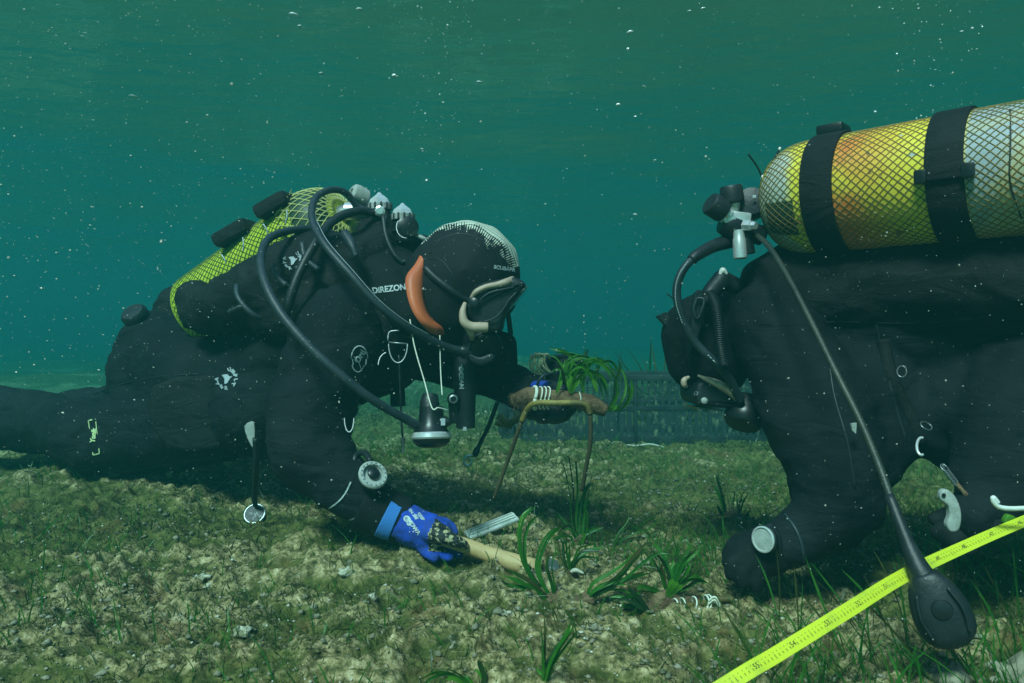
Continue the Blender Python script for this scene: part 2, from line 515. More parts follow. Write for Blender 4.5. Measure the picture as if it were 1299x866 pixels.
def build_ground():
    def axis(lo, hi, core_lo, core_hi, st, grow):
        a = list(np.arange(core_lo, core_hi, st))
        s = st; x = core_hi
        while x < hi: a.append(x); s *= grow; x += s
        a.append(hi); s = st; x = core_lo - st; b = []
        while x > lo: b.append(x); s *= grow; x -= s
        b.append(lo)
        return np.array(b[::-1] + a)
    xs = axis(-70, 70, -1.05, 1.05, 0.0042, 1.03)
    ys = axis(-3, 120, 0.9, 2.3, 0.0042, 1.018)
    X, Y = np.meshgrid(xs, ys)
    Z = ground_h(X, Y) + ground_detail(X, Y) * np.clip(1.0 - (np.hypot(X, Y) - 8) / 10, 0.0, 1)
    n, m_ = X.shape
    co = np.stack([X, Y, Z], -1).reshape(-1, 3)
    idx = np.arange(n * m_).reshape(n, m_)
    q = np.stack([idx[:-1, :-1], idx[:-1, 1:], idx[1:, 1:], idx[1:, :-1]], -1).reshape(-1, 4)
    me = bpy.data.meshes.new('seabed')
    me.vertices.add(len(co)); me.vertices.foreach_set('co', co.ravel())
    me.loops.add(q.size); me.loops.foreach_set('vertex_index', q.ravel().astype(np.int32))
    me.polygons.add(len(q)); me.polygons.foreach_set('loop_start', np.arange(0, q.size, 4, dtype=np.int32))
    me.polygons.foreach_set('loop_total', np.full(len(q), 4, dtype=np.int32))
    me.update(calc_edges=True)
    # algae in patches and over most ground further back; shade painted into hollows
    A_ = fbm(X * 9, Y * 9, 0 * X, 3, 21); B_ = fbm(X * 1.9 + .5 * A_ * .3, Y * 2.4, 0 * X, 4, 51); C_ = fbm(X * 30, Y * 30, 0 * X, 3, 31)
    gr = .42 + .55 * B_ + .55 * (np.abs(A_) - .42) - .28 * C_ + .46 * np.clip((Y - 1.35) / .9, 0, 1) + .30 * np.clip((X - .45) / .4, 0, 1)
    at = me.attributes.new('growth_and_shade', 'FLOAT', 'POINT'); at.data.foreach_set('value', np.clip(gr, 0, 1).ravel().astype(np.float32))
    m = bpy.data.materials.new('algae_covered_sand_and_rubble'); t, nn, l = nodes_of(m)
    b = nn['Principled BSDF']; b.inputs['Roughness'].default_value = 0.9; b.inputs['Specular IOR Level'].default_value = 0.2
    tc = nn.new('ShaderNodeTexCoord')
    def noise(sc, det=6, rough=0.6, dist=0.0):
        x = nn.new('ShaderNodeTexNoise'); x.inputs['Scale'].default_value = sc; x.inputs['Detail'].default_value = det
        x.inputs['Roughness'].default_value = rough; x.inputs['Distortion'].default_value = dist
        l.new(tc.outputs['Object'], x.inputs['Vector']); return x.outputs[0]
    def ramp(src, els):
        r = nn.new('ShaderNodeValToRGB'); cr = r.color_ramp
        cr.elements[0].position = els[0][0]; cr.elements[0].color = (*els[0][1], 1)
        cr.elements[1].position = els[-1][0]; cr.elements[1].color = (*els[-1][1], 1)
        for p_, c_ in els[1:-1]:
            e = cr.elements.new(p_); e.color = (*c_, 1)
        l.new(src, r.inputs[0]); return r.outputs[0]
    def mixc(f, a, c, mode='MIX'):
        x = nn.new('ShaderNodeMix'); x.data_type = 'RGBA'; x.blend_type = mode
        if isinstance(f, float): x.inputs[0].default_value = f
        else: l.new(f, x.inputs[0])
        for i, v in ((6, a), (7, c)):
            if isinstance(v, tuple): x.inputs[i].default_value = (*v, 1)
            else: l.new(v, x.inputs[i])
        return x.outputs[2]
    K = (0, 0, 0); W = (1, 1, 1)
    fine = ramp(noise(55, 8, 0.75), [(0.36, (0.030, 0.036, 0.010)), (0.46, (0.14, 0.125, 0.045)), (0.55, (0.38, 0.30, 0.14)), (0.66, (0.68, 0.57, 0.34))])
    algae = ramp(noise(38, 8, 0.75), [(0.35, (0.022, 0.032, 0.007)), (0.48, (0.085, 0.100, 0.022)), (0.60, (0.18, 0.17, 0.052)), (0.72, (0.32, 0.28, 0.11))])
    ga_ = nn.new('ShaderNodeAttribute'); ga_.attribute_name = 'growth_and_shade'
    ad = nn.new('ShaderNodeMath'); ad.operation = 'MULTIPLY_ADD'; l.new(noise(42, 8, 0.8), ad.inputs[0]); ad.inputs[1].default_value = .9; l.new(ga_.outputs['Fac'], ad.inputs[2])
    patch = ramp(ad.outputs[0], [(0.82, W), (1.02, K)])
    col = mixc(patch, algae, fine)  # the algae tone doubles as painted shade in the hollows
    rust = ramp(noise(11, 5, 0.6), [(0.55, K), (0.68, W)])
    rr = nn.new('ShaderNodeMath'); rr.operation = 'MULTIPLY'; l.new(rust, rr.inputs[0]); rr.inputs[1].default_value = 0.45
    col = mixc(rr.outputs[0], col, (0.17, 0.075, 0.03))
    chalk = ramp(noise(26, 8, 0.8, 0.3), [(0.60, K), (0.70, W)])
    ck = nn.new('ShaderNodeMath'); ck.operation = 'MULTIPLY'; l.new(chalk, ck.inputs[0]); ck.inputs[1].default_value = .55
    col = mixc(ck.outputs[0], col, (0.60, 0.56, 0.44))
    l.new(col, b.inputs['Base Color'])
    bp = nn.new('ShaderNodeBump'); bp.inputs['Strength'].default_value = 0.9; bp.inputs['Distance'].default_value = 0.006
    l.new(noise(120, 8, 0.7), bp.inputs['Height']); l.new(bp.outputs[0], b.inputs['Normal'])
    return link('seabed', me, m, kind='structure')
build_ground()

# ------------------------------------------------------------------ the water surface seen from below
def build_surface():
    xs = np.concatenate([-np.geomspace(80, 8, 20), np.linspace(-7.9, 7.9, 200), np.geomspace(8, 80, 20)])
    ys = np.concatenate([np.linspace(-6, 14, 240), np.geomspace(14.2, 120, 25)])
    X, Y = np.meshgrid(xs, ys)
    Z = SURF_Z + 0.030 * fbm(X * 0.55, Y * 0.7, 0 * X, 2, 77) + 0.004 * fbm(X * 2.0, Y * 2.6, 0 * X, 2, 78)
    n, m_ = X.shape
    idx = np.arange(n * m_).reshape(n, m_)
    q = np.stack([idx[:-1, :-1], idx[:-1, 1:], idx[1:, 1:], idx[1:, :-1]], -1).reshape(-1, 4)
    me = bpy.data.meshes.new('water_surface')
    me.from_pydata(np.stack([X, Y, Z], -1).reshape(-1, 3).tolist(), [], q.tolist())
    m = bpy.data.materials.new('rippled_water_surface'); t, nn, l = nodes_of(m)
    for x in list(nn):
        if x.type == 'BSDF_PRINCIPLED': nn.remove(x)
    out = [x for x in nn if x.type == 'OUTPUT_MATERIAL'][0]
    tc = nn.new('ShaderNodeTexCoord')
    mp = nn.new('ShaderNodeMapping'); mp.inputs['Scale'].default_value = (1.0, 1.3, 1.0); l.new(tc.outputs['Object'], mp.inputs[0])
    ns = nn.new('ShaderNodeTexNoise'); ns.inputs['Scale'].default_value = 5.0; ns.inputs['Detail'].default_value = 3; l.new(mp.outputs[0], ns.inputs['Vector'])
    bp = nn.new('ShaderNodeBump'); bp.inputs['Strength'].default_value = 0.25; bp.inputs['Distance'].default_value = 0.04; l.new(ns.outputs[0], bp.inputs['Height'])
    fr = nn.new('ShaderNodeFresnel'); fr.inputs[0].default_value = 1.33; l.new(bp.outputs[0], fr.inputs['Normal'])
    tr = nn.new('ShaderNodeBsdfTransparent'); gl = nn.new('ShaderNodeBsdfGlossy'); gl.inputs['Roughness'].default_value = 0.12
    gl.inputs['Color'].default_value = (0.98, 0.98, 0.98, 1); l.new(bp.outputs[0], gl.inputs['Normal'])
    mx = nn.new('ShaderNodeMixShader'); l.new(fr.outputs[0], mx.inputs[0]); l.new(tr.outputs[0], mx.inputs[1]); l.new(gl.outputs[0], mx.inputs[2])
    l.new(mx.outputs[0], out.inputs[0])
    return link('water_surface', me, m, kind='structure')
build_surface()

# ------------------------------------------------------------------ the body of water: even haze
def build_haze():
    bm = bmesh.new(); add_box(bm, Vector((0, 57, 0.4)), (150, 128, 3.0))
    m = bpy.data.materials.new('sea_water'); t, nn, l = nodes_of(m)
    for x in list(nn):
        if x.type == 'BSDF_PRINCIPLED': nn.remove(x)
    out = [x for x in nn if x.type == 'OUTPUT_MATERIAL'][0]
    v = nn.new('ShaderNodeVolumePrincipled')
    v.inputs['Density'].default_value = 0.25
    v.inputs['Color'].default_value = (0.018, 0.133, 0.135, 1)
    v.inputs['Absorption Color'].default_value = (0.0, 0.40, 0.40, 1)
    v.inputs['Anisotropy'].default_value = 0.2
    l.new(v.outputs[0], out.inputs['Volume'])
    return obj('haze', bm, m, smooth=False, kind='stuff')
build_haze()


# ================================================================== LEFT DIVER
D0 = 1.68                                        # depth of the middle plane of the head
dl = thing('person', P(330, 600, 1.9), 'diver in profile with white-crested black hood, lying prone and holding a wooden handle', 'diver')
body_l = blob('body', [
    [(P(520, 430, 1.78), .085), (P(470, 430, 1.78), .135), (P(400, 455, 1.85), .15), (P(315, 492, 1.93), .13), (P(240, 485, 2.05), .14), (P(195, 440, 2.1), .10)],
    [(P(400, 490, 1.78), .10), (P(330, 520, 1.85), .12)],
    [(P(195, 440, 2.1), .10), (P(198, 482, 2.1), .125)],
    [(P(470, 430, 1.78), .13), (P(540, 400, 1.70), .085), (P(575, 385, D0), .075)],
    [(P(575, 380, D0), .085), (P(588, 368, D0), .088), (P(600, 388, D0), .056)],
    [(P(606, 400, D0), .045), (P(610, 425, D0), .036)],
    [(P(440, 395, 1.70), .10), (P(425, 430, 1.62), .10), (P(395, 515, 1.56), .092), (P(392, 570, 1.52), .082), (P(430, 607, 1.5), .066), (P(466, 638, 1.48), .050), (P(512, 660, 1.48), .036)],
    [(P(520, 430, 1.86), .09), (P(585, 462, 1.86), .062), (P(640, 484, 1.78), .050), (P(672, 497, 1.70), .045), (P(700, 508, 1.66), .036)],
    [(P(300, 515, 1.95), .135), (P(200, 540, 2.02), .118), (P(125, 556, 2.05), .098), (P(60, 535, 2.2), .085), (P(-40, 520, 2.35), .085)],
    [(P(215, 490, 2.25), .14), (P(160, 530, 2.35), .11), (P(40, 540, 2.45), .09), (P(-60, 525, 2.5), .08)],
    ], M['suit'], dl, voxel=0.010, wrinkle=0.007, seed=3)
hood_l = blob('hood', [
    [(P(572, 362, D0), .110), (P(592, 349, D0), .121), (P(600, 360, D0), .106)],
    [(P(568, 380, D0), .105), (P(576, 392, D0), .088), (P(576, 405, D0), .070)],
    [(P(550, 375, D0), .088), (P(560, 400, D0), .080)],
    [(P(570, 425, D0), .052), (P(592, 434, D0), .030)],
    ], M['neoprene'], dl, voxel=0.008, smooth_it=8, wrinkle=0.0)
def hood_pattern():
    m = mat('black_neoprene_with_white_crest_print', (0.008, 0.009, 0.011), 0.7, bump=0.4, bscale=700, spec=0.3)
    t, n, l = nodes_of(m); b = n['Principled BSDF']
    tc = n.new('ShaderNodeTexCoord'); sp = n.new('ShaderNodeSeparateXYZ'); l.new(tc.outputs['Object'], sp.inputs[0])
    c = P(590, 365, D0) - Vector(dl.location)
    def mt(op, a, bb=0.0):
        x = n.new('ShaderNodeMath'); x.operation = op
        for i, v in enumerate((a, bb)):
            if isinstance(v, (int, float)): x.inputs[i].default_value = v
            else: l.new(v, x.inputs[i])
        return x.outputs[0]
    lat = mt('ABSOLUTE', mt('SUBTRACT', sp.outputs[1], c.y))
    ang = mt('ARCTAN2', mt('SUBTRACT', sp.outputs[2], c.z), mt('SUBTRACT', sp.outputs[0], c.x))
    comb = mt('MULTIPLY', mt('SINE', mt('MULTIPLY', ang, 150.0)), 0.011)
    ns = n.new('ShaderNodeTexNoise'); ns.inputs['Scale'].default_value = 60; l.new(tc.outputs['Object'], ns.inputs['Vector'])
    nz = mt('MULTIPLY', mt('SUBTRACT', ns.outputs[0], 0.5), 0.06)
    # the printed crest is widest over the forehead and tapers towards the nape
    wid = mt('ADD', 0.076, mt('MULTIPLY', mt('ABSOLUTE', mt('SUBTRACT', ang, 1.05)), -0.036))
    white = mt('LESS_THAN', mt('ADD', mt('ADD', lat, comb), nz), wid)
    rng = mt('MULTIPLY', mt('GREATER_THAN', ang, 0.36), mt('LESS_THAN', ang, 2.35))
    # black contour lines inside the print
    ln = mt('SUBTRACT', 1.0, mt('MULTIPLY', mt('GREATER_THAN', mt('SINE', mt('MULTIPLY', mt('ADD', lat, mt('MULTIPLY', ang, 0.012)), 420.0)), 0.86), mt('GREATER_THAN', lat, 0.018)))
    f = mt('MULTIPLY', mt('MULTIPLY', white, rng), ln)
    mx = n.new('ShaderNodeMix'); mx.data_type = 'RGBA'; l.new(f, mx.inputs[0])
    mx.inputs[6].default_value = (0.008, 0.009, 0.011, 1); mx.inputs[7].default_value = (0.66, 0.72, 0.58, 1)
    l.new(mx.outputs[2], b.inputs['Base Color'])
    return m
hood_l.data.materials.clear(); hood_l.data.materials.append(hood_pattern())
bv_hl = bvh_world([hood_l])
# raised seams of the hood
def surf_line(name, bv, pts, r, m, root, off=0.0, n=8, dflt=1.7, sides=6, px_r=None):
    px = smooth_path([Vector((a, b, 0)) for a, b in pts], n)
    w = [S(bv, p.x, p.y, off, dflt) for p in px]
    # even out sudden jumps
    for _ in range(2):
        w = [w[0]] + [(w[i - 1] + w[i] * 2 + w[i + 1]) / 4 for i in range(1, len(w) - 1)] + [w[-1]]
    return tube(name, w, r, m, root, sides=sides, sm=False)
surf_line('seam', bv_hl, [(545, 322), (560, 303), (585, 296), (612, 304), (630, 322), (640, 345)], 0.0013, M['rubber'], hood_l)
surf_line('seam', bv_hl, [(545, 328), (560, 330), (575, 350), (585, 372)], 0.0012, M['rubber'], hood_l)
print_on('forehead_print', bv_hl, [text_px('SCUBAPR', 640, 340.5, 6.5, -0.16, 1.0, 0.03)], M['print'], hood_l, 0.002)

# orange latex neck seal: a collar standing round the neck behind the hood
def collar():
    bm = bmesh.new()
    rows = []
    # near rim of the collar and its inner edge at the hood, followed round the neck
    out = [(541, 312, 1.63), (529, 335, 1.60), (517, 352, 1.575), (518, 372, 1.56), (524, 392, 1.55), (534, 408, 1.55), (546, 420, 1.57), (557, 424, 1.60)]
    inn = [(545, 318, 1.63), (540, 338, 1.605), (534, 356, 1.585), (533, 378, 1.57), (538, 396, 1.565), (546, 408, 1.57), (556, 416, 1.585), (562, 424, 1.61)]
    po = smooth_path([P(*a) for a in out], 6); pi_ = smooth_path([P(*a) for a in inn], 6)
    for a, b in zip(po, pi_):
        mid = (a + b) / 2 + Vector((0, -0.006, 0))
        rows.append([bm.verts.new(v) for v in (a + Vector((0, .012, 0)), a, a.lerp(mid, .6), mid, mid.lerp(b, .6), b + Vector((0, .004, 0)), b + Vector((0.004, .02, 0)))])
    for i in range(len(rows) - 1):
        for k in range(6): bm.faces.new((rows[i][k], rows[i][k + 1], rows[i + 1][k + 1], rows[i + 1][k]))
    o = obj('neck_seal', bm, M['latex'], dl)
    md = o.modifiers.new('t', 'SOLIDIFY'); md.thickness = 0.004
    return o
collar()
bv_bl = bvh_world([body_l])
bv_all_l = bvh_world([body_l, hood_l])

# collar yoke of the drysuit with its print, chest patch and shoulder pad
yoke = blob('neck_yoke', [[(P(470, 345, 1.72), .05), (P(500, 372, 1.66), .055), (P(522, 400, 1.64), .05)], [(P(500, 350, 1.74), .07), (P(520, 375, 1.72), .08)]], M['neoprene'], dl, voxel=0.008)
bv_y = bvh_world([yoke, body_l])
print_on('collar_print', bv_y, [text_px('DiREZONE', 496, 366, 10.5, 0.12, 0.95, 0.03)], M['print'], dl, 0.003)
oval = [(456 + 10.5 * math.cos(a) * (1.0 if math.sin(a) < 0 else 0.82) - (2 if math.sin(a) > .5 else 0), 455 + 16.5 * math.sin(a)) for a in np.linspace(0, 2 * PI, 40)]
print_on('oval_patch', bv_bl, [line_px(oval, 1.3), text_px('Orti', 457, 452, 11, 1.0, 0.9, 0.04), line_px([(449, 452), (455, 459), (459, 470)], 1.0)], M['print'], dl, 0.003)
print_on('leg_label', bv_bl, [line_px([(112, 533), (118, 577)], 1.2), line_px([(121, 531), (126, 575)], 1.2), line_px([(118, 577), (126, 575)], 1.4), line_px([(113, 533), (117, 532)], 1.4), text_px('Yonik', 118.5, 552, 8.5, 1.45, 0.9, 0.05)], M['print_yellow'], dl, 0.003)
# grey piping on the near forearm, and the wrist cuff
def ring_on(px1, py1, px2, py2, name, m, w=1.5):
    pts = [(px1 + (px2 - px1) * t + 3 * math.sin(PI * t), py1 + (py2 - py1) * t + 3 * math.sin(PI * t)) for t in np.linspace(0, 1, 14)]
    return print_on(name, bv_bl, [line_px(pts, w)], m, dl, 0.003)
ring_on(417, 645, 445, 611, 'reflective_piping', M['print'], 1.8)
ring_on(443, 660, 476, 633, 'reflective_piping', M['print'], 1.8)
ring_on(466, 604, 472, 616, 'reflective_piping', M['print'], 2.2)
tube('wrist_cuff', [P(462, 637, 1.48), P(492, 652, 1.48), P(513, 662, 1.48)], [0.052, 0.047, 0.043], M['neoprene'], dl, sides=16)
# thigh pocket and knee pad
surf_line('thigh_seam', bv_bl, [(118, 500), (150, 488), (200, 478), (250, 474)], 0.0016, M['rubber'], dl)
surf_line('thigh_seam', bv_bl, [(120, 600), (170, 596), (230, 586), (290, 577)], 0.0016, M['rubber'], dl)
prism('thigh_pocket', [(200, 488), (300, 478), (318, 520), (310, 560), (215, 566)], 1.815, 1.87, M['vest'], dl, bev=0.012)

# ---- the mask
mk = thing('diving_mask', P(625, 425, 1.65), 'black diving mask with beige silicone skirt on the face of the hooded diver in profile', 'mask')
prism('mask_frame', [(600, 372), (615, 362), (640, 357), (654, 356), (666, 364), (660, 375), (649, 389), (641, 402), (636, 420), (618, 421), (603, 410), (596, 392)], 1.568, 1.76, M['rubber'], mk, bev=0.014)
prism('lens', [(656, 363), (669, 366), (648, 394), (641, 390)], 1.583, 1.745, M['lens'], mk, bev=0.003, closed_smooth=False)
tube('frame_ridge', [P(604, 395, 1.566), P(610, 380, 1.560), P(622, 371, 1.558), P(638, 367, 1.560), P(652, 364, 1.565)], .0022, M['hose'], mk, sides=6)
tube('frame_ridge', [P(612, 408, 1.566), P(626, 404, 1.560), P(637, 394, 1.560), P(646, 380, 1.562), P(655, 371, 1.566)], .0020, M['hose'], mk, sides=6)
tube('lens_edge', [P(641, 391, 1.578), P(647, 385, 1.574), P(655, 374, 1.574), P(665, 366, 1.576)], .0018, M['gray_plastic'], mk, sides=6)
def skirt(pts, r, sq=1.0):
    return tube('skirt', [P(*p) for p in pts], r, M['silicone'], mk, sides=10)
skirt([(598, 378, 1.564), (604, 370, 1.558), (616, 364, 1.558), (630, 361, 1.562), (642, 358, 1.566), (650, 355, 1.586)], [0.004, 0.0055, 0.0055, 0.006, 0.008, 0.008])
skirt([(590, 384, 1.564), (587, 396, 1.556), (589, 408, 1.554), (597, 414, 1.556), (608, 415, 1.558), (619, 415, 1.560)], [0.004, 0.007, 0.009, 0.010, 0.0105, 0.010])
skirt([(594, 414, 1.558), (598, 424, 1.566), (599, 430, 1.586)], [0.009, 0.007, 0.005])
surf_line('mask_strap', bv_all_l, [(600, 384), (585, 376), (570, 366), (552, 352), (540, 340)], [0.006, 0.009], M['rubber'], mk, off=0.001)
lathe('strap_buckle', P(601, 384, 1.560), (-0.2, -1, 0.1), [(0, .011), (.004, .011), (.006, .008)], M['plastic_black'], mk)
bv_mf = bvh_world([c for c in mk.children if c.name.startswith('mask_frame')])
print_on('mask_print', bv_mf, [line_px([(599, 384), (601, 382), (604, 385), (601, 387), (599, 384)], 0.9), line_px([(597, 384.5), (607, 383.5)], 0.8)], M['print_dim'], mk, 0.002)

# ---- the regulator in the mouth
rg = thing('breathing_regulator', P(615, 465, 1.62), 'black regulator held in the mouth under the mask, fed by a long black hose', 'regulator')
prism('mouthpiece', [(600, 425), (622, 422), (630, 432), (620, 446), (603, 444)], 1.62, 1.68, M['rubber'], rg, bev=0.008)
lathe('second_stage_body', P(611, 437, 1.62), (0.35, -0.75, -0.35), [(-.035, .030), (-.02, .036), (0, .038), (.018, .037), (.026, .033), (.030, .020), (.031, .0)], M['plastic_black'], rg, seg=28)
lathe('purge_cover_ring', P(611, 437, 1.62) + Vector((0.35, -0.75, -0.35)).normalized() * .018, (0.35, -0.75, -0.35), [(0, .0385), (.003, .039), (.006, .0375)], M['hose'], rg, seg=28)
prism('far_pouch', [(626, 424), (640, 421), (653, 428), (656, 446), (655, 476), (640, 482), (628, 470)], 1.70, 1.80, M['vest'], rg, bev=0.014)
tube('snorkel_tube', [P(641, 386, 1.70), P(645, 402, 1.70), P(648, 424, 1.72)], .0055, M['rubber'], rg, sides=8)
prism('exhaust_tee', [(596, 448), (610, 452), (624, 447), (628, 455), (612, 463), (598, 458)], 1.585, 1.66, M['rubber'], rg, bev=0.006)
lathe('hose_swivel', P(594, 446, 1.60), (-1, 0.1, 0.05), [(-.01, .013), (.0, .013), (.004, .015), (.012, .015), (.016, .011), (.03, .011)], M['plastic_black'], rg, seg=14)
tube('hose', [P(594, 446, 1.60), P(570, 441, 1.585), P(545, 430, 1.56), P(515, 413, 1.53), P(480, 386, 1.51), P(445, 348, 1.51), P(412, 310, 1.54), P(396, 278, 1.60), P(400, 252, 1.66), P(418, 241, 1.70), P(438, 244, 1.74), P(455, 262, 1.76), P(478, 272, 1.76)], [.0082, .0076, .0076], M['hose'], rg, sides=12)
tube('hose_print', [P(545, 424.5, 1.552), P(515, 407, 1.522), P(482, 381, 1.503), P(447, 342, 1.503), P(416, 306, 1.535), P(402, 280, 1.59)], .0007, M['print_dim'], rg, sides=5)

# ---- the snorkel / inflator in front of the chest
inf = thing('inflator', P(590, 545, 1.66), 'upright black corrugated inflator with white lettering hanging under the regulator', 'inflator')
lathe('inflator_tube', P(589, 452, 1.66), (0.02, 0, -1), [(0, .022), (.02, .024), (.06, .024), (.10, .022), (.15, .020), (.152, .0)], M['rubber'], inf, seg=18)
lathe('button', P(575, 506, 1.645), (0.1, -1, 0.1), [(0, .013), (.012, .013), (.016, .010), (.017, .0)], M['plastic_black'], inf, seg=18)
lathe('button_ring', P(575, 506, 1.628), (0.1, -1, 0.1), [(0, .009), (.002, .009), (.003, .006)], M['steel'], inf, seg=18)
lathe('lower_button', P(578, 528, 1.66), (0.05, 0, -1), [(-.03, .014), (.012, .014), (.014, .011)], M['plastic_black'], inf, seg=16)
lathe('metal_tip', P(590, 541, 1.645), (0, 0, -1), [(0, .006), (.008, .006), (.009, .0)], M['chrome'], inf, seg=12)
bv_i = bvh_world([c for c in inf.children if c.name.startswith('inflator_tube')])
print_on('inflator_print', bv_i, [text_px('OCEAN', 585, 479, 7.5, -PI / 2 + 0.03, 1.1, 0.05), line_px([(585.5, 462), (585, 491)], 0.9)], M['print'], inf, 0.0015)

# ---- the spare regulator hanging from the white neck cord
oc = thing('spare_regulator', P(548, 566, 1.52), 'spare regulator with shiny front rim hanging on a white cord below the chest', 'regulator')
lathe('second_stage_body', P(547, 524, 1.50), (0.03, -0.15, -1), [(-.012, .022), (.0, .023), (.020, .025), (.030, .030), (.036, .034)], M['plastic_black'], oc, seg=26)
lathe('front_rim', P(547, 524, 1.50) + Vector((0.03, -0.15, -1)).normalized() * .036, (0.03, -0.15, -1), [(0, .0335), (.003, .037), (.010, .038), (.013, .036)], M['chrome'], oc, seg=30)
lathe('purge_cover', P(547, 524, 1.50) + Vector((0.03, -0.15, -1)).normalized() * .049, (0.03, -0.15, -1), [(0, .0355), (.006, .034), (.013, .027), (.016, .014), (.0165, 0)], M['plastic_black'], oc, seg=30)
tube('mouthpiece', [P(546, 528, 1.5), P(545, 512, 1.51), P(546, 500, 1.515)], [.018, .019, .015], M['rubber'], oc, sides=14)
lathe('venturi_lever', P(560, 535, 1.49), (1, -0.2, 0), [(0, .011), (.008, .011), (.018, .006), (.019, 0)], M['plastic_black'], oc, seg=12)
lathe('hose_nut', P(534, 541, 1.50), (-1, 0.05, 0.18), [(0, .009), (.004, .010), (.012, .010), (.014, .007), (.024, .0075)], M['steel'], oc, seg=8)
box('side_sticker', P(562, 535, 1.464), (.008, .001, .013), M['print_dim'], oc, bev=0)
tube('white_cord', [P(520, 405, 1.56), P(526, 440, 1.53), P(538, 482, 1.50), P(548, 517, 1.475), P(556, 517, 1.475), P(568, 520, 1.49)], .0013, M['string'], oc, sides=6)
tube('white_cord', [P(558, 425, 1.58), P(558.5, 455, 1.57), P(559.5, 480, 1.55), P(561, 501, 1.52)], .0012, M['string'], oc, sides=6)
tube('hose', [P(533, 541, 1.49), P(505, 526, 1.46), P(470, 505, 1.43), P(430, 474, 1.41), P(390, 437, 1.41), P(355, 395, 1.43), P(335, 355, 1.47), P(331, 325, 1.53), P(342, 302, 1.60), P(370, 292, 1.66), P(400, 291, 1.70), P(432, 300, 1.74)], .0082, M['hose'], oc, sides=14)

# ---- tank
def make_tank(A, ax, length, R, mtank, mnet, t_bands, bw, root, nstr=46, open_end=False, net_r=0.0011, shoulder=0.085, along=True):
    a = Vector(ax).normalized()
    prof = [(0.0, .022)]
    for k in range(1, 11):
        th = k / 10 * PI / 2
        prof.append((shoulder * (1 - math.cos(th)), .022 + (R - .022) * math.sin(th) ** 0.85))
    prof += [(shoulder + (length - shoulder) * k / 12, R) for k in range(1, 12)]
    prof += [(length - .012, R), (length - .003, R - .006), (length, R - .02), (length, 0.0)]
    bm = bmesh.new(); add_lathe(bm, A, a, prof, 64, cap=True)
    bmesh.ops.recalc_face_normals(bm, faces=bm.faces)
    o = obj('cylinder', bm, mtank, root)
    if along:
        at = o.data.attributes.new('along', 'FLOAT', 'POINT')
        A2 = Vector(A)
        off = Vector(root.location)
        at.data.foreach_set('value', [float((v.co + off - A2).dot(a)) for v in o.data.vertices])
    lathe('neck', A, -a, [(-.01, .024), (.0, .024), (.012, .020), (.02, .018)], M['steel'], root, seg=20)
    ts = [p[0] for p in prof[:-3]]; rs = [p[1] for p in prof[:-3]]
    ss = np.concatenate([np.linspace(0.006, shoulder, 12), np.linspace(shoulder, length - .015, 46)[1:]])
    # arc length along the profile drives the twist so the mesh opens out over the shoulder
    _, u, v = frame(a)
    bm = bmesh.new()
    rr = np.interp(ss, ts, rs); arc = np.concatenate([[0], np.cumsum(np.hypot(np.diff(ss), np.diff(rr)))])
    for sgn in (1, -1):
        for k in range(nstr):
            ph0 = 2 * PI * k / nstr
            pts = []
            for s_, r_, ar in zip(ss, rr, arc):
                ph = ph0 + sgn * ar / R * 0.95 + 0.014 * math.sin(ar * 60 + k * 1.7) + .012 * math.sin(ar * 23 + k * .6)
                pts.append(Vector(A) + a * s_ + (u * math.cos(ph) + v * math.sin(ph)) * (r_ + net_r * 0.7))
            add_tube(bm, pts, net_r, 4, cap=False)
    obj('protective_net', bm, mnet, root)
    for tb in t_bands:
        bm = bmesh.new()
        seg = 56; rings = []
        for tt, r_ in ((-bw / 2, R + .0015), (-bw / 2, R + .006), (-bw / 2 + .002, R + .007), (bw / 2 - .002, R + .007), (bw / 2, R + .006), (bw / 2, R + .0015)):
            rings.append([bm.verts.new(Vector(A) + a * (tb + tt) + (u * math.cos(2 * PI * k / seg) + v * math.sin(2 * PI * k / seg)) * r_) for k in range(seg)])
        for i in range(5):
            for k in range(seg): bm.faces.new((rings[i][k], rings[i][(k + 1) % seg], rings[i + 1][(k + 1) % seg], rings[i + 1][k]))
        bmesh.ops.recalc_face_normals(bm, faces=bm.faces)
        b_ = obj('tank_band', bm, M['vest'], root); edge_split(b_, 40)
    return o

AL = P(436, 272, 1.83); BL = P(255, 396, 2.04)
axl = (BL - AL).normalized()
tl = thing('scuba_tank', BL, 'yellow-green netted tank on the back of the diver in profile, mostly hidden', 'scuba tank')
cyl = make_tank(AL, axl, (BL - AL).length, .098, M['tank_green'], M['net_dark'], (), .045, tl, nstr=40, net_r=.0010, along=False)
# the bright loose net bunched over the dark shoulder of the tank
def shoulder_net(A, a, R, root):
    _, u, v = frame(a); bm = bmesh.new()
    for sgn in (1, -1):
        for k in range(30):
            pts = []
            for j in range(18):
                s_ = j / 17
                th = s_ * PI / 2 * 1.0
                along = -0.004 + 0.115 * (1 - math.cos(th)); r_ = .030 + (R + .004 - .030) * math.sin(th) ** .85
                ph = 2 * PI * k / 30 + sgn * s_ * 1.0
                pts.append(Vector(A) + a * along + (u * math.cos(ph) + v * math.sin(ph)) * (r_ + .003))
            add_tube(bm, pts, .0013, 5)
    obj('loose_net', bm, M['net_pale'], root)
    bm = bmesh.new()
    for k in range(46):
        ph = 2 * PI * k / 46 + random.uniform(-.05, .05)
        p = Vector(A) + a * random.uniform(.075, .112) + (u * math.cos(ph) + v * math.sin(ph)) * (R + .004)
        add_tube(bm, [p, p + (u * math.cos(ph) + v * math.sin(ph)) * .006 - a * random.uniform(.002, .012), p + (u * math.cos(ph) + v * math.sin(ph)) * random.uniform(.005, .012) - a * random.uniform(.008, .02)], [.0018, .0012, .0006], 4)
    obj('frayed_net_edge', bm, M['net_pale'], root)
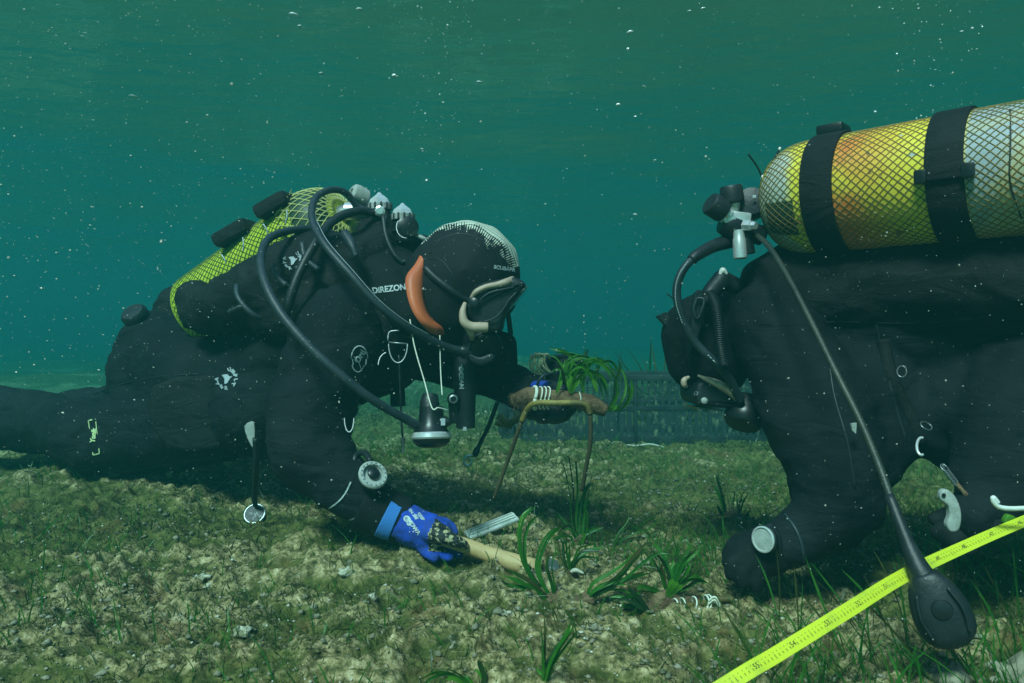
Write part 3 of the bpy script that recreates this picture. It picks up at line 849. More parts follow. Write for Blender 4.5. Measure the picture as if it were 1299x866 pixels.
shoulder_net(AL, axl, .098, tl)
lathe('shoulder_cap', AL + axl * .002, axl, [(0, .030)] + [(.072 * (1 - math.cos(k / 8 * PI / 2)), .030 + (.0985 - .030) * math.sin(k / 8 * PI / 2) ** .85) for k in range(1, 9)], M['tank_dark'], tl, seg=48)
# raised black cam-strap flaps on top of the tank
for q, (x0, y0, x1, y1) in enumerate(((281, 306, 322, 282), (333, 270, 372, 248))):
    a_ = P(x0, y0, 1.90 - q * .06); b_ = P(x1, y1, 1.88 - q * .06)
    mid = (a_ + b_) / 2
    d = (b_ - a_)
    bx = box('strap_flap', mid + Vector((0.0, 0, -0.006)), (d.length * 1.0, .085, .034), M['vest'], tl, basis(d, (0.3, 1, 0)), 0.012)
for (x0, y0, x1, y1, d) in ((281, 323, 287, 334, 1.80), (308, 301, 308, 319, 1.76), (334, 284, 340, 297, 1.74), (364, 266, 362, 284, 1.70)):
    tube('strap_buckle_wire', [P(x0, y0, d), P((x0 + x1) / 2 + 1, (y0 + y1) / 2, d - .003), P(x1, y1, d)], .0017, M['print'], tl, sides=6)

# ---- buoyancy vest
vl = thing('buoyancy_vest', P(330, 430, 1.75), 'black buoyancy vest with round white emblem wrapped round the netted yellow-green tank', 'dive vest')
wing = blob('air_bladder', [
    [(P(266, 396, 1.84), .058), (P(305, 380, 1.78), .074), (P(350, 358, 1.72), .084), (P(398, 343, 1.70), .084), (P(440, 338, 1.72), .072), (P(470, 322, 1.74), .058)],
    [(P(345, 385, 1.74), .075), (P(400, 395, 1.70), .08), (P(430, 360, 1.68), .07)],
    [(P(246, 378, 1.88), .050), (P(247, 396, 1.88), .046), (P(290, 392, 1.84), .05)],
    [(P(480, 300, 1.78), .055), (P(520, 318, 1.78), .045), (P(535, 312, 1.78), .035)]], M['vest'], vl, voxel=0.009, wrinkle=0.007, seed=12)
blob('lower_wing', [[(P(214, 402, 2.2), .050), (P(226, 385, 2.2), .060), (P(222, 420, 2.18), .06)]], M['vest'], vl, voxel=0.010, wrinkle=0.006, seed=17)
lathe('dump_valve', P(172, 401, 2.05), (-0.2, -0.6, 0.6), [(-.03, .030), (.0, .034), (.010, .034), (.018, .028), (.020, 0)], M['rubber'], vl, seg=22)
bv_w = bvh_world([wing])
def emblem(cx, cy, s, bv, root, rot=0.0):
    parts = []
    for i, ch in enumerate('AVERSALIF'):
        a = PI * 0.95 - i * 0.37 * -1 + 0.1 if False else PI * 1.12 - i * PI * 1.25 / 8.0 - 0.15
        x = cx + s * 10.5 * math.cos(a + rot); y = cy + s * 10.5 * math.sin(a + rot)
        if i == 4: continue
        parts.append(text_px(ch, x, y, 5.6 * s, a + rot + PI / 2 + PI, 1.0, 0.05))
    for i, ch in enumerate('UMR'):
        a = -PI * 0.30 + i * 0.42
        parts.append(text_px(ch, cx + s * 11 * math.cos(a + rot), cy + s * 10.5 * math.sin(a + rot), 5.6 * s, a + rot + PI / 2, 1.0, 0.05))
    tri = [(-5, -4), (1, -5), (4, -2), (7, -3), (4, 0), (1, 5), (-2, 6), (-2, 0)]
    parts.append(([(cx + x * s, cy + y * s) for x, y in tri], [tuple(range(len(tri)))]))
    return print_on('emblem', bv, parts, M['print_dim'], root, 0.004)
emblem(371, 330, 1.0, bv_w, vl)
emblem(287, 480, 1.15, bvh_world([body_l] + [c for c in dl.children if c.name.startswith('thigh_pocket')]), vl, -0.3)
# shoulder strap, chest D-rings
surf_line('shoulder_strap', bv_bl, [(415, 340), (440, 352), (475, 385), (495, 430), (503, 480), (505, 515)], .016, M['vest'], vl, off=-0.004, sides=8)
def dring(px, py, w, h, d, root, m=None, a0=0.0, a1=PI, rot=0.0, r=.0014):
    pts = []
    for t in np.linspace(a0, a1, 12):
        x = w * math.cos(t); y = h * math.sin(t)
        pts.append(P(px + x * math.cos(rot) - y * math.sin(rot), py + x * math.sin(rot) + y * math.cos(rot), d - .01 * math.sin(t)))
    return tube('d_ring', pts, r, m or M['steel'], root, n=3, sides=8)
dring(505, 436, 12, 24, 1.47, vl)
tube('d_ring_bar', [P(493, 434, 1.47), P(517, 436, 1.47)], .0014, M['steel'], vl, sides=8, n=2)
tube('d_ring_bar', [P(492, 432, 1.475), P(494, 421, 1.48), P(506, 419, 1.48)], .0014, M['steel'], vl, sides=8, n=4)
dring(492, 463, 12, 16, 1.49, vl, a0=PI, a1=PI * 1.45, r=.0014)
dring(443, 530, 6, 18, 1.46, vl)
dring(301, 506, 20, 24, 1.76, vl, a0=-0.2, a1=PI * .8, r=.0015)
# thin clip line with its snap at chest height and the one reaching to the sand
sl = thing('clip_line', P(512, 578, 1.5), 'thin black line with a small metal snap hanging straight down beside the spare regulator', 'clip')
tube('line', [P(506, 450, 1.475), P(508, 500, 1.48), P(509, 530, 1.49), P(511, 558, 1.5)], .0018, M['rubber'], sl, sides=6)
lathe('snap_body', P(511, 555, 1.5), (0.02, 0, -1), [(0, .0045), (.012, .0045), (.014, .003), (.03, .0025), (.032, 0)], M['steel'], sl, seg=10)
s2 = thing('clip_line', P(595, 590, 2.0), 'thin black line slanting from the far arm down to a metal clip near the sand', 'clip')
tube('line', [P(631, 510, 1.95), P(620, 540, 1.97), P(610, 560, 2.0), P(603, 578, 2.0)], .0055, M['rubber'], s2, sides=8)
lathe('snap_body', P(606, 568, 2.0), (-0.4, 0, -1), [(0, .008), (.012, .009), (.022, .007)], M['plastic_black'], s2, seg=10)
tube('metal_clip', [P(603, 578, 2.0), P(592, 579, 1.99), P(589, 588, 1.99), P(596, 590, 1.99), P(599, 582, 1.99)], .0036, M['chrome'], s2, sides=8)

# ---- first stages and tank valve
fl = thing('first_stage_regulator', P(495, 300, 1.76), 'pair of chrome-topped first stages standing behind the neck of the face-down diver in profile', 'regulator')
for (x, y, d, ax_, s_) in ((482, 262, 1.77, (-.05, 0, 1), 1.0), (511, 275, 1.74, (-.02, 0, 1), .95)):
    b0 = P(x, y, d); ax_ = Vector(ax_)
    lathe('handwheel_top', b0 + ax_ * .006 * s_, ax_, [(0, .026 * s_), (.010 * s_, .022 * s_), (.022 * s_, .006 * s_), (.026 * s_, .003 * s_), (.0265 * s_, 0)], M['chrome'], fl, seg=6, smooth=False)
    r_ = lathe('grip_ring', b0 - ax_ * .008 * s_, ax_, [(0, .026 * s_), (.001, .027 * s_), (.013 * s_, .027 * s_), (.014 * s_, .025 * s_)], M['gray_plastic'], fl, seg=12, smooth=False)
    bm = bmesh.new()
    _, u, v = frame(ax_)
    for k in range(12):
        ph = 2 * PI * (k + .5) / 12
        add_box(bm, b0 - ax_ * .001 + (u * math.cos(ph) + v * math.sin(ph)) * .0262 * s_, (.004, .004, .016 * s_), None, .0005)
    obj('grip_rib', bm, M['rubber'], r_.parent, kind=None)
    lathe('body', b0 - ax_ * .009 * s_, -ax_, [(0, .020 * s_), (.006, .026 * s_), (.024, .027 * s_), (.028, .020 * s_), (.045, .020 * s_), (.05, .014)], M['plastic_black'], fl, seg=22)
lathe('pressure_gauge', P(517, 288, 1.72), (.25, -1, .1), [(-.02, .022), (0, .024), (.004, .024), (.006, .021), (.0065, .0)], M['plastic_black'], fl, seg=26)
dring(516, 288, 13, 14, 1.695, fl, M['steel'], a0=PI * .5, a1=PI * 1.2, r=.0012)
tube('port_rod', [P(526, 297, 1.73), P(543, 305, 1.73)], .005, M['gray_plastic'], fl, sides=10, n=2)
lathe('port_fitting', P(482, 268, 1.74), (.15, -1, -.1), [(0, .012), (.012, .012), (.014, .008), (.03, .008)], M['chrome'], fl, seg=8, smooth=False)
lathe('valve_body', P(455, 268, 1.80), (1, -.1, -.05), [(-.03, .020), (.0, .022), (.03, .020), (.06, .016)], M['chrome'], fl, seg=16)
kb = lathe('valve_knob', P(463, 252, 1.78), (-.62, -.45, .30), [(-.004, .017), (0, .021), (.022, .0225), (.032, .020), (.036, .014), (.036, .008), (.030, .007), (.030, 0)], M['gray_plastic'], fl, seg=24)
# medium hoses behind and under the vest
h2 = thing('low_pressure_hose', P(365, 410, 1.6), 'short black hose curving from the first stages down behind the round emblem of the vest', 'hose')
tag(h2, 'black hose arching from the chrome-topped first stages left and down across the vest', 'hose')
tube('hose', [P(478, 270, 1.74), P(450, 268, 1.70), P(420, 282, 1.66), P(398, 312, 1.60), P(378, 350, 1.57), P(366, 385, 1.56), P(358, 412, 1.57)], .0095, M['rubber'], h2, sides=12)
h3 = thing('corrugated_hose', P(310, 400, 1.63), 'thin grey curved tubing looping below the vest emblem on the folded diver', 'hose')
tube('tubing', [P(300, 362, 1.64), P(301, 374, 1.62), P(308, 386, 1.61), P(320, 398, 1.61), P(330, 404, 1.62)], .006, M['hose'], h3, sides=8)
tube('tubing', [P(290, 396, 1.62), P(302, 390, 1.61), P(312, 387, 1.61)], .005, M['hose'], h3, sides=8)
tube('tubing', [P(347, 336, 1.60), P(352, 352, 1.59), P(364, 362, 1.58)], .006, M['hose'], h3, sides=8)
tube('tubing', [P(383, 308, 1.60), P(388, 328, 1.585), P(404, 342, 1.58)], .006, M['hose'], h3, sides=8)
tube('tubing', [P(437, 296, 1.62), P(446, 310, 1.60), P(452, 326, 1.59)], [.011, .010, .006], M['hose'], h3, sides=8)
tube('tubing', [P(486, 274, 1.70), P(490, 300, 1.68), P(500, 322, 1.67), P(512, 334, 1.67)], .0055, M['rubber'], h3, sides=8)

# ---- pressure gauge hanging to the sand
pg = thing('pressure_gauge', (P(324, 665, 1.72)), 'round pale-faced pressure gauge resting on the sand under the folded diver', 'gauge')
gc = P(324, 653, 1.72)
ga = Vector((0.0, -0.80, 0.60))
lathe('gauge_case', gc - ga * .018, ga, [(0, .012), (.004, .021), (.016, .0235), (.022, .0235), (.024, .021)], M['rubber'], pg, seg=26)
lathe('gauge_rim', gc + ga * .002, ga, [(0, .0238), (.004, .0242), (.006, .0225), (.006, .021)], M['steel'], pg, seg=26)
face = lathe('gauge_face', gc + ga * .0045, ga, [(0, .0215), (.001, .0215), (.0011, 0)], M['gray_plastic'], pg, seg=24)
bv_g = bvh_world([face])
print_on('gauge_marks', bv_g, [text_px('50', 318, 651, 4, 0, 1, .04), text_px('200', 331, 655, 4, 0, 1, .04), ([(322, 651), (326, 649), (328, 653), (324, 655)], [(0, 1, 2, 3)]), line_px([(324, 654), (320, 659)], 1)], M['plastic_black'], pg, 0.0008)
tube('gauge_hose', [P(324, 556, 1.60), P(325, 585, 1.62), P(324, 610, 1.66), P(323, 632, 1.70), P(324, 641, 1.72)], [.006, .006, .007, .005], M['rubber'], pg, sides=10)
lathe('hose_fitting', P(323.5, 628, 1.695), (0, 0, 1), [(-.006, .005), (0, .0055), (.016, .005)], M['steel'], pg, seg=10)
bm = bmesh.new()
prism('hose_retainer', [(311, 540), (323, 536), (323, 566), (317, 560)], 1.645, 1.655, M['gray_plastic'], pg, bev=.001)

# ---- wrist compass on the near forearm
wc = thing('wrist_compass', P(478, 618, 1.42), 'pale-rimmed round compass strapped to the forearm above the blue glove', 'compass')
cc = P(472, 604, 1.43); ca = Vector((0.42, -0.72, 0.55)).normalized()
lathe('compass_case', cc - ca * .016, ca, [(0, .018), (.006, .024), (.014, .026), (.018, .026)], M['rubber'], wc, seg=28)
lathe('rim', cc, ca, [(0, .0195), (.001, .0262), (.007, .0270), (.010, .0245), (.010, .0195), (.004, .0185)], M['gray_plastic'], wc, seg=32)
cf = lathe('dial', cc + ca * .001, ca, [(0, .020), (.0015, .020), (.0016, 0)], M['gray_plastic'], wc, seg=24)
bm = bmesh.new(); add_lathe(bm, cc + ca * .004 + Vector((.002, 0, .004)), ca, [(0, .012), (.002, .010), (.003, 0)], 16)
obj('compass_card', bm, M['plastic_black'], wc)
_, cu_, cv_ = frame(ca)
bm = bmesh.new()
for k in range(16):
    ph = 2 * PI * k / 16
    add_box(bm, cc + ca * .0105 + (cu_ * math.cos(ph) + cv_ * math.sin(ph)) * .022, (.002, .002, .001), None, 0)
obj('bezel_marks', bm, M['plastic_black'], wc, False)
tube('strap', [P(447, 592, 1.47), P(452, 578, 1.48), P(462, 574, 1.47), P(470, 585, 1.44)], .006, M['rubber'], wc, sides=8)
tube('strap', [P(478, 618, 1.44), P(486, 612, 1.47), P(482, 592, 1.50)], .006, M['rubber'], wc, sides=8)

# ---- hands: blue glove of the near hand, coated glove of the far hand
DG = 1.455
gl = blob('glove', [
    [(P(503, 659, 1.475), .040), (P(522, 667, 1.470), .039), (P(540, 674, 1.465), .036)],
    [(P(548, 668, 1.46), .026), (P(556, 676, 1.46), .028)],
    # index finger over the far side of the handle
    [(P(548, 661, 1.475), .0145), (P(562, 663, 1.482), .0125), (P(572, 668, 1.482), .0105), (P(577, 676, 1.47), .009)],
    # thumb lying along the handle
    [(P(545, 676, 1.435), .017), (P(562, 680, 1.425), .0145), (P(578, 686, 1.425), .013), (P(588, 691, 1.43), .011)],
    # curled fingers under the handle
    [(P(531, 688, 1.46), .0130), (P(541, 700, 1.445), .0115), (P(551, 707, 1.435), .0100)],
    [(P(541, 688, 1.465), .0125), (P(556, 702, 1.455), .0115), (P(570, 706, 1.445), .0095)],
    [(P(550, 686, 1.475), .0125), (P(568, 698, 1.475), .0115), (P(582, 703, 1.465), .0095)],
    ], M['blue'], dl, voxel=0.0035, smooth_it=4, wrinkle=0.0012, wscale=40, seed=4)
def glove_mats():
    gl.data.materials.append(M['grip']); gl.data.materials.append(M['blue_light'])
    off = Vector(dl.location)
    for f in gl.data.polygons:
        c = f.center + off
        px = c.x / c.y * F + CX; py = CY - (c.z - CAMH) / c.y * F
        # black coated patch: the thumb and the ball of the thumb (nearest to the lens)
        s = (px - 541) * 0.88 + (py - 667) * 0.47
        if c.y < 1.452 and px > 543 and s > 6 and py < 700 and py > 655 + (px - 548) * 0.62: f.material_index = 1
        if c.y > 1.40 and (px - 503) * 0.86 + (py - 659) * 0.50 < -8: f.material_index = 2
glove_mats()
tube('glove_cuff', [P(489, 652, 1.475), P(497, 656, 1.475), P(504, 659, 1.475)], [.0445, .0430, .0415], M['blue_light'], dl, sides=22)
bv_gl = bvh_world([gl])
print_on('glove_print', bv_gl, [text_px('OS', 517, 660, 10, -0.95, 1, .06), text_px('EN 388', 524, 652, 5, -0.95, 1, .04), text_px('4121', 529, 655, 3.5, -0.95, 1, .04), text_px('SHOWA', 524, 667, 7, -0.95, 1, .05), text_px('GRIP', 534, 655, 5, -0.95, 1.1, .05), line_px([(519, 675), (537, 648)], .8)], M['print'], dl, 0.0015)

glf = blob('glove', [
    [(P(668, 500, 1.71), .038), (P(690, 508, 1.66), .036), (P(706, 512, 1.64), .033)],
    [(P(700, 520, 1.615), .017), (P(716, 524, 1.60), .015), (P(726, 517, 1.585), .012)],
    [(P(690, 522, 1.62), .017), (P(704, 529, 1.60), .016), (P(716, 527, 1.585), .013)],
    [(P(676, 520, 1.63), .017), (P(688, 529, 1.61), .016), (P(700, 528, 1.59), .013)],
    [(P(664, 514, 1.65), .016), (P(673, 524, 1.625), .015), (P(683, 524, 1.60), .012)],
    [(P(684, 492, 1.66), .016), (P(700, 489, 1.63), .014), (P(713, 495, 1.60), .012)],
    ], M['rubber'], dl, voxel=0.004, smooth_it=3, wrinkle=0.001, wscale=40, seed=5)
tube('glove_cuff', [P(664, 491, 1.715), P(684, 490, 1.64), P(694, 488, 1.615)], [.010, .013, .008], M['blue'], dl, sides=12)


# ================================================================== RIGHT DIVER
dr = thing('person', P(1280, 700, 1.4), 'diver in plain black drysuit bending head down beneath the big yellow tank', 'diver')
body_r = blob('body', [
    [(P(975, 395, 1.50), .085), (P(1040, 400, 1.50), .125), (P(1150, 400, 1.45), .145), (P(1280, 410, 1.38), .155), (P(1420, 430, 1.34), .16), (P(1560, 470, 1.32), .15)],
    [(P(1090, 450, 1.48), .11), (P(1160, 478, 1.45), .125), (P(1290, 490, 1.42), .12)], [(P(1090, 500, 1.40), .10), (P(1110, 545, 1.38), .085), (P(1090, 590, 1.34), .07)], [(P(1230, 520, 1.34), .10), (P(1215, 545, 1.34), .075)],
    [(P(978, 400, 1.44), .082), (P(1000, 450, 1.40), .085), (P(1040, 530, 1.34), .094), (P(1060, 600, 1.30), .084), (P(1066, 636, 1.29), .070), (P(1026, 672, 1.29), .052), (P(988, 692, 1.30), .042), (P(955, 700, 1.31), .036)],
    [(P(930, 405, 1.52), .062), (P(905, 420, 1.52), .070), (P(893, 432, 1.52), .074), (P(905, 462, 1.52), .06)],
    [(P(1330, 470, 1.28), .12), (P(1300, 540, 1.24), .105), (P(1285, 590, 1.22), .088), (P(1262, 630, 1.20), .052), (P(1235, 655, 1.18), .036)],
    [(P(1560, 470, 1.35), .15), (P(1620, 560, 1.4), .12), (P(1700, 640, 1.5), .10)],
    ], M['suit'], dr, voxel=0.010, wrinkle=0.006, seed=23)
hood_r = blob('hood', [
    [(P(905, 408, 1.52), .068), (P(893, 425, 1.52), .085), (P(896, 450, 1.52), .082), (P(904, 468, 1.52), .066)],
    [(P(940, 415, 1.52), .07), (P(925, 440, 1.52), .07)]], M['neoprene'], dr, voxel=0.007, smooth_it=6)
prism('hood_tab', [(833, 401), (843, 396), (850, 404), (843, 412)], 1.50, 1.53, M['rubber'], dr, bev=.003, closed_smooth=False)
bv_hr = bvh_world([hood_r]); bv_br = bvh_world([body_r]); bv_all_r = bvh_world([hood_r, body_r])
surf_line('seam', bv_hr, [(846, 372), (862, 388), (870, 420), (872, 460)], 0.0014, M['rubber'], hood_r, dflt=1.44)
surf_line('suit_seam', bv_br, [(1105, 330), (1110, 400), (1120, 450), (1135, 510), (1150, 560)], 0.0018, M['rubber'], dr, dflt=1.3)
surf_line('suit_seam', bv_br, [(1050, 440), (1058, 500), (1075, 560), (1085, 620)], 0.0018, M['rubber'], dr, dflt=1.25)

surf_line('cuff_seam', bv_br, [(996, 652), (1010, 672), (1018, 694), (1020, 712)], 0.0024, M['hose'], dr, dflt=1.25)
mr = thing('diving_mask', P(905, 515, 1.47), 'black mask with grey-beige skirt on the diver whose head hangs behind the regulator hose', 'mask')
prism('mask_frame', [(874, 484), (895, 478), (925, 492), (940, 508), (935, 514), (910, 514), (886, 512), (873, 508)], 1.44, 1.58, M['rubber'], mr, bev=.010)
prism('lens', [(875, 513), (905, 516), (904, 521), (877, 518)], 1.45, 1.57, M['lens'], mr, bev=.003, closed_smooth=False)
tube('skirt', [P(885, 476, 1.437), P(900, 482, 1.430), P(915, 489, 1.428), P(928, 498, 1.43), P(936, 508, 1.435), P(942, 513, 1.44)], [.002, .0055, .0085, .008, .004, .003], M['silicone'], mr, sides=10)
tube('skirt', [P(874, 478, 1.44), P(868, 482, 1.435), P(868, 488, 1.435), P(872, 491, 1.44)], [.003, .0055, .0055, .002], M['silicone'], mr, sides=8)
prism('strap_plate', [(880, 372), (896, 370), (900, 384), (893, 398), (886, 425), (876, 448), (872, 440), (876, 415)], 1.415, 1.428, M['rubber'], mr, bev=.003)
tube('strap_loop', [P(884, 378, 1.41), P(893, 380, 1.405), P(890, 394, 1.405), P(884, 404, 1.41), P(880, 392, 1.41), P(884, 378, 1.41)], .003, M['gray_plastic'] if False else M['hose'], mr, sides=6)
lathe('strap_buckle', P(893, 508, 1.435), (0, -1, .1), [(0, .006), (.004, .006), (.006, .003), (.0065, 0)], M['gray_plastic'], mr, seg=12)
bv_mr = bvh_world([c for c in mr.children if c.name.startswith('mask_frame')])
print_on('mask_print', bv_mr, [text_px('O', 883, 499, 7, .2, 1, .0), line_px([(879, 501), (887, 497)], .7)], M['print_dim'], mr, .002)

rr_ = thing('breathing_regulator', P(925, 545, 1.45), 'black regulator under the face of the head-down diver with white-dotted hose', 'regulator')
lathe('second_stage_body', P(945, 525, 1.46), (-.35, -.4, -.85), [(-.03, .030), (0, .036), (.016, .036), (.024, .03), (.027, .0)], M['plastic_black'], rr_, seg=26)
tube('hose', [P(941, 300, 1.44), P(925, 306, 1.43), P(905, 312, 1.41), P(885, 323, 1.39), P(868, 340, 1.38), P(859, 362, 1.38), P(860, 385, 1.38), P(868, 410, 1.385), P(882, 434, 1.39), P(903, 456, 1.39), P(925, 480, 1.41), P(940, 510, 1.43)], [.0075], M['hose'], rr_, sides=12)
tube('hose_sleeve', [P(945, 300, 1.437), P(925, 306, 1.427), P(905, 312, 1.407), P(885, 323, 1.387), P(877, 330, 1.382)], [.0135, .0125, .011, .0095], M['rubber'], rr_, sides=12)
bm = bmesh.new()
dots = smooth_path([P(873, 331, 1.37), P(862, 347, 1.366), P(857, 365, 1.365), P(858, 386, 1.366), P(866, 411, 1.371)], 24)
for i in range(0, len(dots) - 2, 3): add_tube(bm, [dots[i], dots[i + 2]], .0009, 5)
obj('hose_print', bm, M['print'], rr_)
dots = smooth_path([P(898, 450, 1.378), P(903, 455, 1.378), P(912, 464, 1.385)], 5)
bm = bmesh.new()
for i in range(0, len(dots) - 2, 3): add_tube(bm, [dots[i], dots[i + 2]], .0009, 5)
obj('hose_print', bm, M['print'], rr_)

ch_ = thing('corrugated_hose', P(915, 465, 1.40), 'ribbed black inflator hose hanging beside the hood under the big yellow tank', 'hose')
cp = smooth_path([P(900, 372, 1.41), P(908, 388, 1.395), P(912, 412, 1.385), P(914, 438, 1.385), P(918, 462, 1.39)], 8)
bm = bmesh.new()
fine = smooth_path(cp, 5)
add_tube(bm, fine, [(.0105 if i % 4 < 2 else .0085) for i in range(len(fine))], 12)
obj('ribbed_tube', bm, M['rubber'], ch_)
blob('elbow', [[(P(915, 355, 1.43), .018), (P(902, 370, 1.42), .017), (P(898, 380, 1.41), .012)], [(P(915, 352, 1.43), .016), (P(930, 362, 1.44), .018)]], M['rubber'], ch_, voxel=.004)
tube('pull_toggle', [P(913, 349, 1.42), P(917, 343, 1.42), P(922, 348, 1.42)], [.003, .006, .003], M['white'], ch_, sides=8)

# ---- big yellow tank
AR = P(975, 259, 1.455)
axr = Vector((0.745, -0.667, 0.018)).normalized()
tr_ = thing('scuba_tank', AR + axr * .3 + Vector((0, 0, -.1)), 'big scratched yellow tank in diamond netting with two wide black bands', 'scuba tank')
make_tank(AR, axr, 0.64, 0.1, M['tank_yellow'], M['net'], (.125, .315), .052, tr_, nstr=48, net_r=.00085, shoulder=.085)
def on_tank(t, phi, extra=.008):
    a, u, v = frame(axr)
    return AR + a * t + (u * math.cos(phi) + v * math.sin(phi)) * (0.1 + extra)
# find the angle on the tank facing up / facing the lens
_, tu, tv = frame(axr)
phi_up = math.atan2(tv.z, tu.z)
phi_cam = math.atan2(tv.dot(Vector((-.55, -.83, -.05))), tu.dot(Vector((-.55, -.83, -.05))))
rad = lambda ph: (tu * math.cos(ph) + tv * math.sin(ph))
box('band_buckle', on_tank(.12, phi_up, .012), (.045, .05, .018), M['plastic_black'], tr_, basis(axr, tu.cross(axr) if False else axr.cross(rad(phi_up))), .005)
for t_, s_ in ((.285, 1), (.348, -1)):
    box('band_keeper', on_tank(t_, phi_cam + .05, .010), (.018, .022, .012), M['plastic_black'], tr_, basis(axr, axr.cross(rad(phi_cam))), .004)
box('band_overlap', on_tank(.317, phi_cam + .03, .0095), (.054, .020, .006), M['vest'], tr_, basis(axr, axr.cross(rad(phi_cam))), .002)
# dark sticker under the net on the shoulder
def tank_patch(name, t0, t1, p0, p1, m, e=.0006):
    bm = bmesh.new(); rows = []
    for i in range(8):
        t = t0 + (t1 - t0) * i / 7
        r_ = .1 if t > .085 else .022 + .078 * math.sin(math.acos(max(-1, min(1, 1 - t / .085)))) ** .85
        rows.append([bm.verts.new(AR + axr * t + rad(p0 + (p1 - p0) * k / 9) * (r_ + e)) for k in range(10)])
    for i in range(7):
        for k in range(9): bm.faces.new((rows[i][k], rows[i][k + 1], rows[i + 1][k + 1], rows[i + 1][k]))
    return obj(name, bm, m, tr_)
tank_patch('dark_sticker', .03, .085, phi_cam + .12, phi_cam + .75, M['tank_dark'])
tube('seam_line', [on_tank(.395, phi_cam - .9, .002), on_tank(.40, phi_cam - .3, .002), on_tank(.398, phi_cam + .3, .002), on_tank(.405, phi_cam + .9, .002)], .0012, M['print_black'], tr_, sides=5)
for a_, b_, c_ in (((968, 228), (961, 212), (949, 195)), ((968, 228), (978, 208), (990, 188))):
    tube('cable_tie', [P(*a_, 1.40), P(*b_, 1.395), P(*c_, 1.39)], .0018, M['plastic_black'], tr_, sides=5)
tube('cable_tie', [P(988, 190, 1.39), P(990, 187, 1.39)], .0024, M['white'], tr_, sides=5, n=2)
tube('cable_tie', [P(967, 222, 1.398), P(970, 232, 1.40)], .0032, M['white'], tr_, sides=5, n=2)

# ---- valve and first stage of the big tank
fv = thing('first_stage_regulator', P(940, 325, 1.42), 'chromed valve with three black knobs on the neck of the big yellow tank', 'regulator')
a_n = -axr
lathe('valve_stem', AR, a_n, [(-.005, .019), (.03, .019), (.034, .014), (.05, .014)], M['steel'], fv, seg=18)
kn = P(953, 257, 1.42)
lathe('knob', kn + Vector((.5, .5, 0)).normalized() * .0, (-.25, -.95, .15), [(-.03, .024), (-.02, .028), (.004, .028), (.012, .025), (.015, .012), (.0155, 0)], M['rubber'], fv, seg=20)
box('knob_mark', P(957, 249, 1.395), (.006, .001, .005), M['print'], fv, None, 0)
box('valve_block', P(938, 279, 1.415), (.034, .030, .026), M['chrome'], fv, Matrix.Rotation(.12, 3, 'Y'), .004)
box('yoke_block', P(922, 276, 1.41), (.024, .028, .024), M['chrome'], fv, Matrix.Rotation(-.5, 3, 'Y'), .006)
lathe('collar', P(921, 271, 1.405), (-.72, -.25, .55), [(-.004, .014), (.012, .011), (.02, .012)], M['chrome'], fv, seg=14)
lathe('knob', P(912, 265, 1.40), (-.72, -.25, .42), [(-.012, .017), (-.008, .0205), (.018, .0215), (.022, .019), (.023, 0)], M['rubber'], fv, seg=12)
lathe('collar', P(932, 268, 1.41), (-.12, -.1, 1), [(0, .008), (.018, .012), (.026, .012)], M['chrome'], fv, seg=14)
lathe('knob', P(929, 251, 1.41), (-.16, -.1, 1), [(-.010, .017), (-.006, .0205), (.018, .0205), (.022, .018), (.023, 0)], M['rubber'], fv, seg=12)
lathe('first_stage_body', P(950, 294, 1.42), (.95, .1, -.25), [(-.055, .016), (-.04, .022), (-.01, .022), (.0, .018), (.025, .018), (.03, .012)], M['plastic_black'], fv, seg=20)
lathe('high_pressure_port', P(937, 292, 1.40), (.05, -.05, -1), [(0, .010), (.012, .010), (.016, .0115), (.044, .0125), (.05, .012), (.052, 0)], M['chrome'], fv, seg=14)
lathe('low_pressure_port', P(947, 297, 1.405), (.12, -.05, -1), [(0, .010), (.035, .011), (.036, 0)], M['plastic_black'], fv, seg=14)
lathe('hose_nut', P(944, 286, 1.395), (.6, -.7, -.1), [(0, .010), (.014, .010), (.016, .007), (.024, .007)], M['chrome'], fv, seg=6, smooth=False)

# ---- vest of the right diver
vr = thing('buoyancy_vest', P(1180, 420, 1.40), 'smooth black vest wing lying along the underside of the big yellow tank', 'dive vest')
wr = blob('air_bladder', [
    [(P(970, 360, 1.46), .052), (P(1010, 350, 1.45), .068), (P(1080, 352, 1.40), .078), (P(1180, 352, 1.32), .082), (P(1290, 352, 1.24), .085), (P(1400, 352, 1.18), .085)],
    [(P(1040, 372, 1.42), .07), (P(1180, 382, 1.35), .075), (P(1300, 385, 1.27), .08)]], M['vest'], vr, voxel=.009, wrinkle=.005, seed=31)
bv_wr = bvh_world([wr, body_r])
surf_line('wing_seam', bv_wr, [(960, 410), (1000, 412), (1060, 408), (1150, 410), (1220, 405), (1295, 398)], .0014, M['vest'], vr, dflt=1.3)
surf_line('shoulder_strap', bv_wr, [(1120, 430), (1128, 470), (1150, 520), (1168, 562)], .012, M['vest'], vr, off=-.003, dflt=1.3)
dring(1144, 471, 6, 7, 1.27, vr, a0=0, a1=2 * PI, r=.0011)
dring(1175, 540, 8, 4, 1.24, vr, a0=0, a1=2 * PI, r=.0011, rot=.5)
dring(1169, 566, 6, 11, 1.20, vr, M['chrome'], a0=PI * .4, a1=PI * 1.6, r=.0022)
prism('strap_tab', [(1079, 537), (1086, 536), (1085, 550), (1080, 545)], 1.205, 1.21, M['gray_plastic'], vr, bev=.0005, closed_smooth=False)
cb = thing('coiled_lanyard', P(1225, 632, 1.15), 'short metal coil with a tan clip hanging between the arms of the head-down diver', 'lanyard')
hx = []
for k in range(60):
    t = k / 59; c0 = P(1197, 592, 1.19).lerp(P(1212, 612, 1.19), t)
    hx.append(c0 + Vector((math.cos(k * 1.05) * .005, math.sin(k * 1.05) * .005, math.sin(k * 1.05) * .004)))
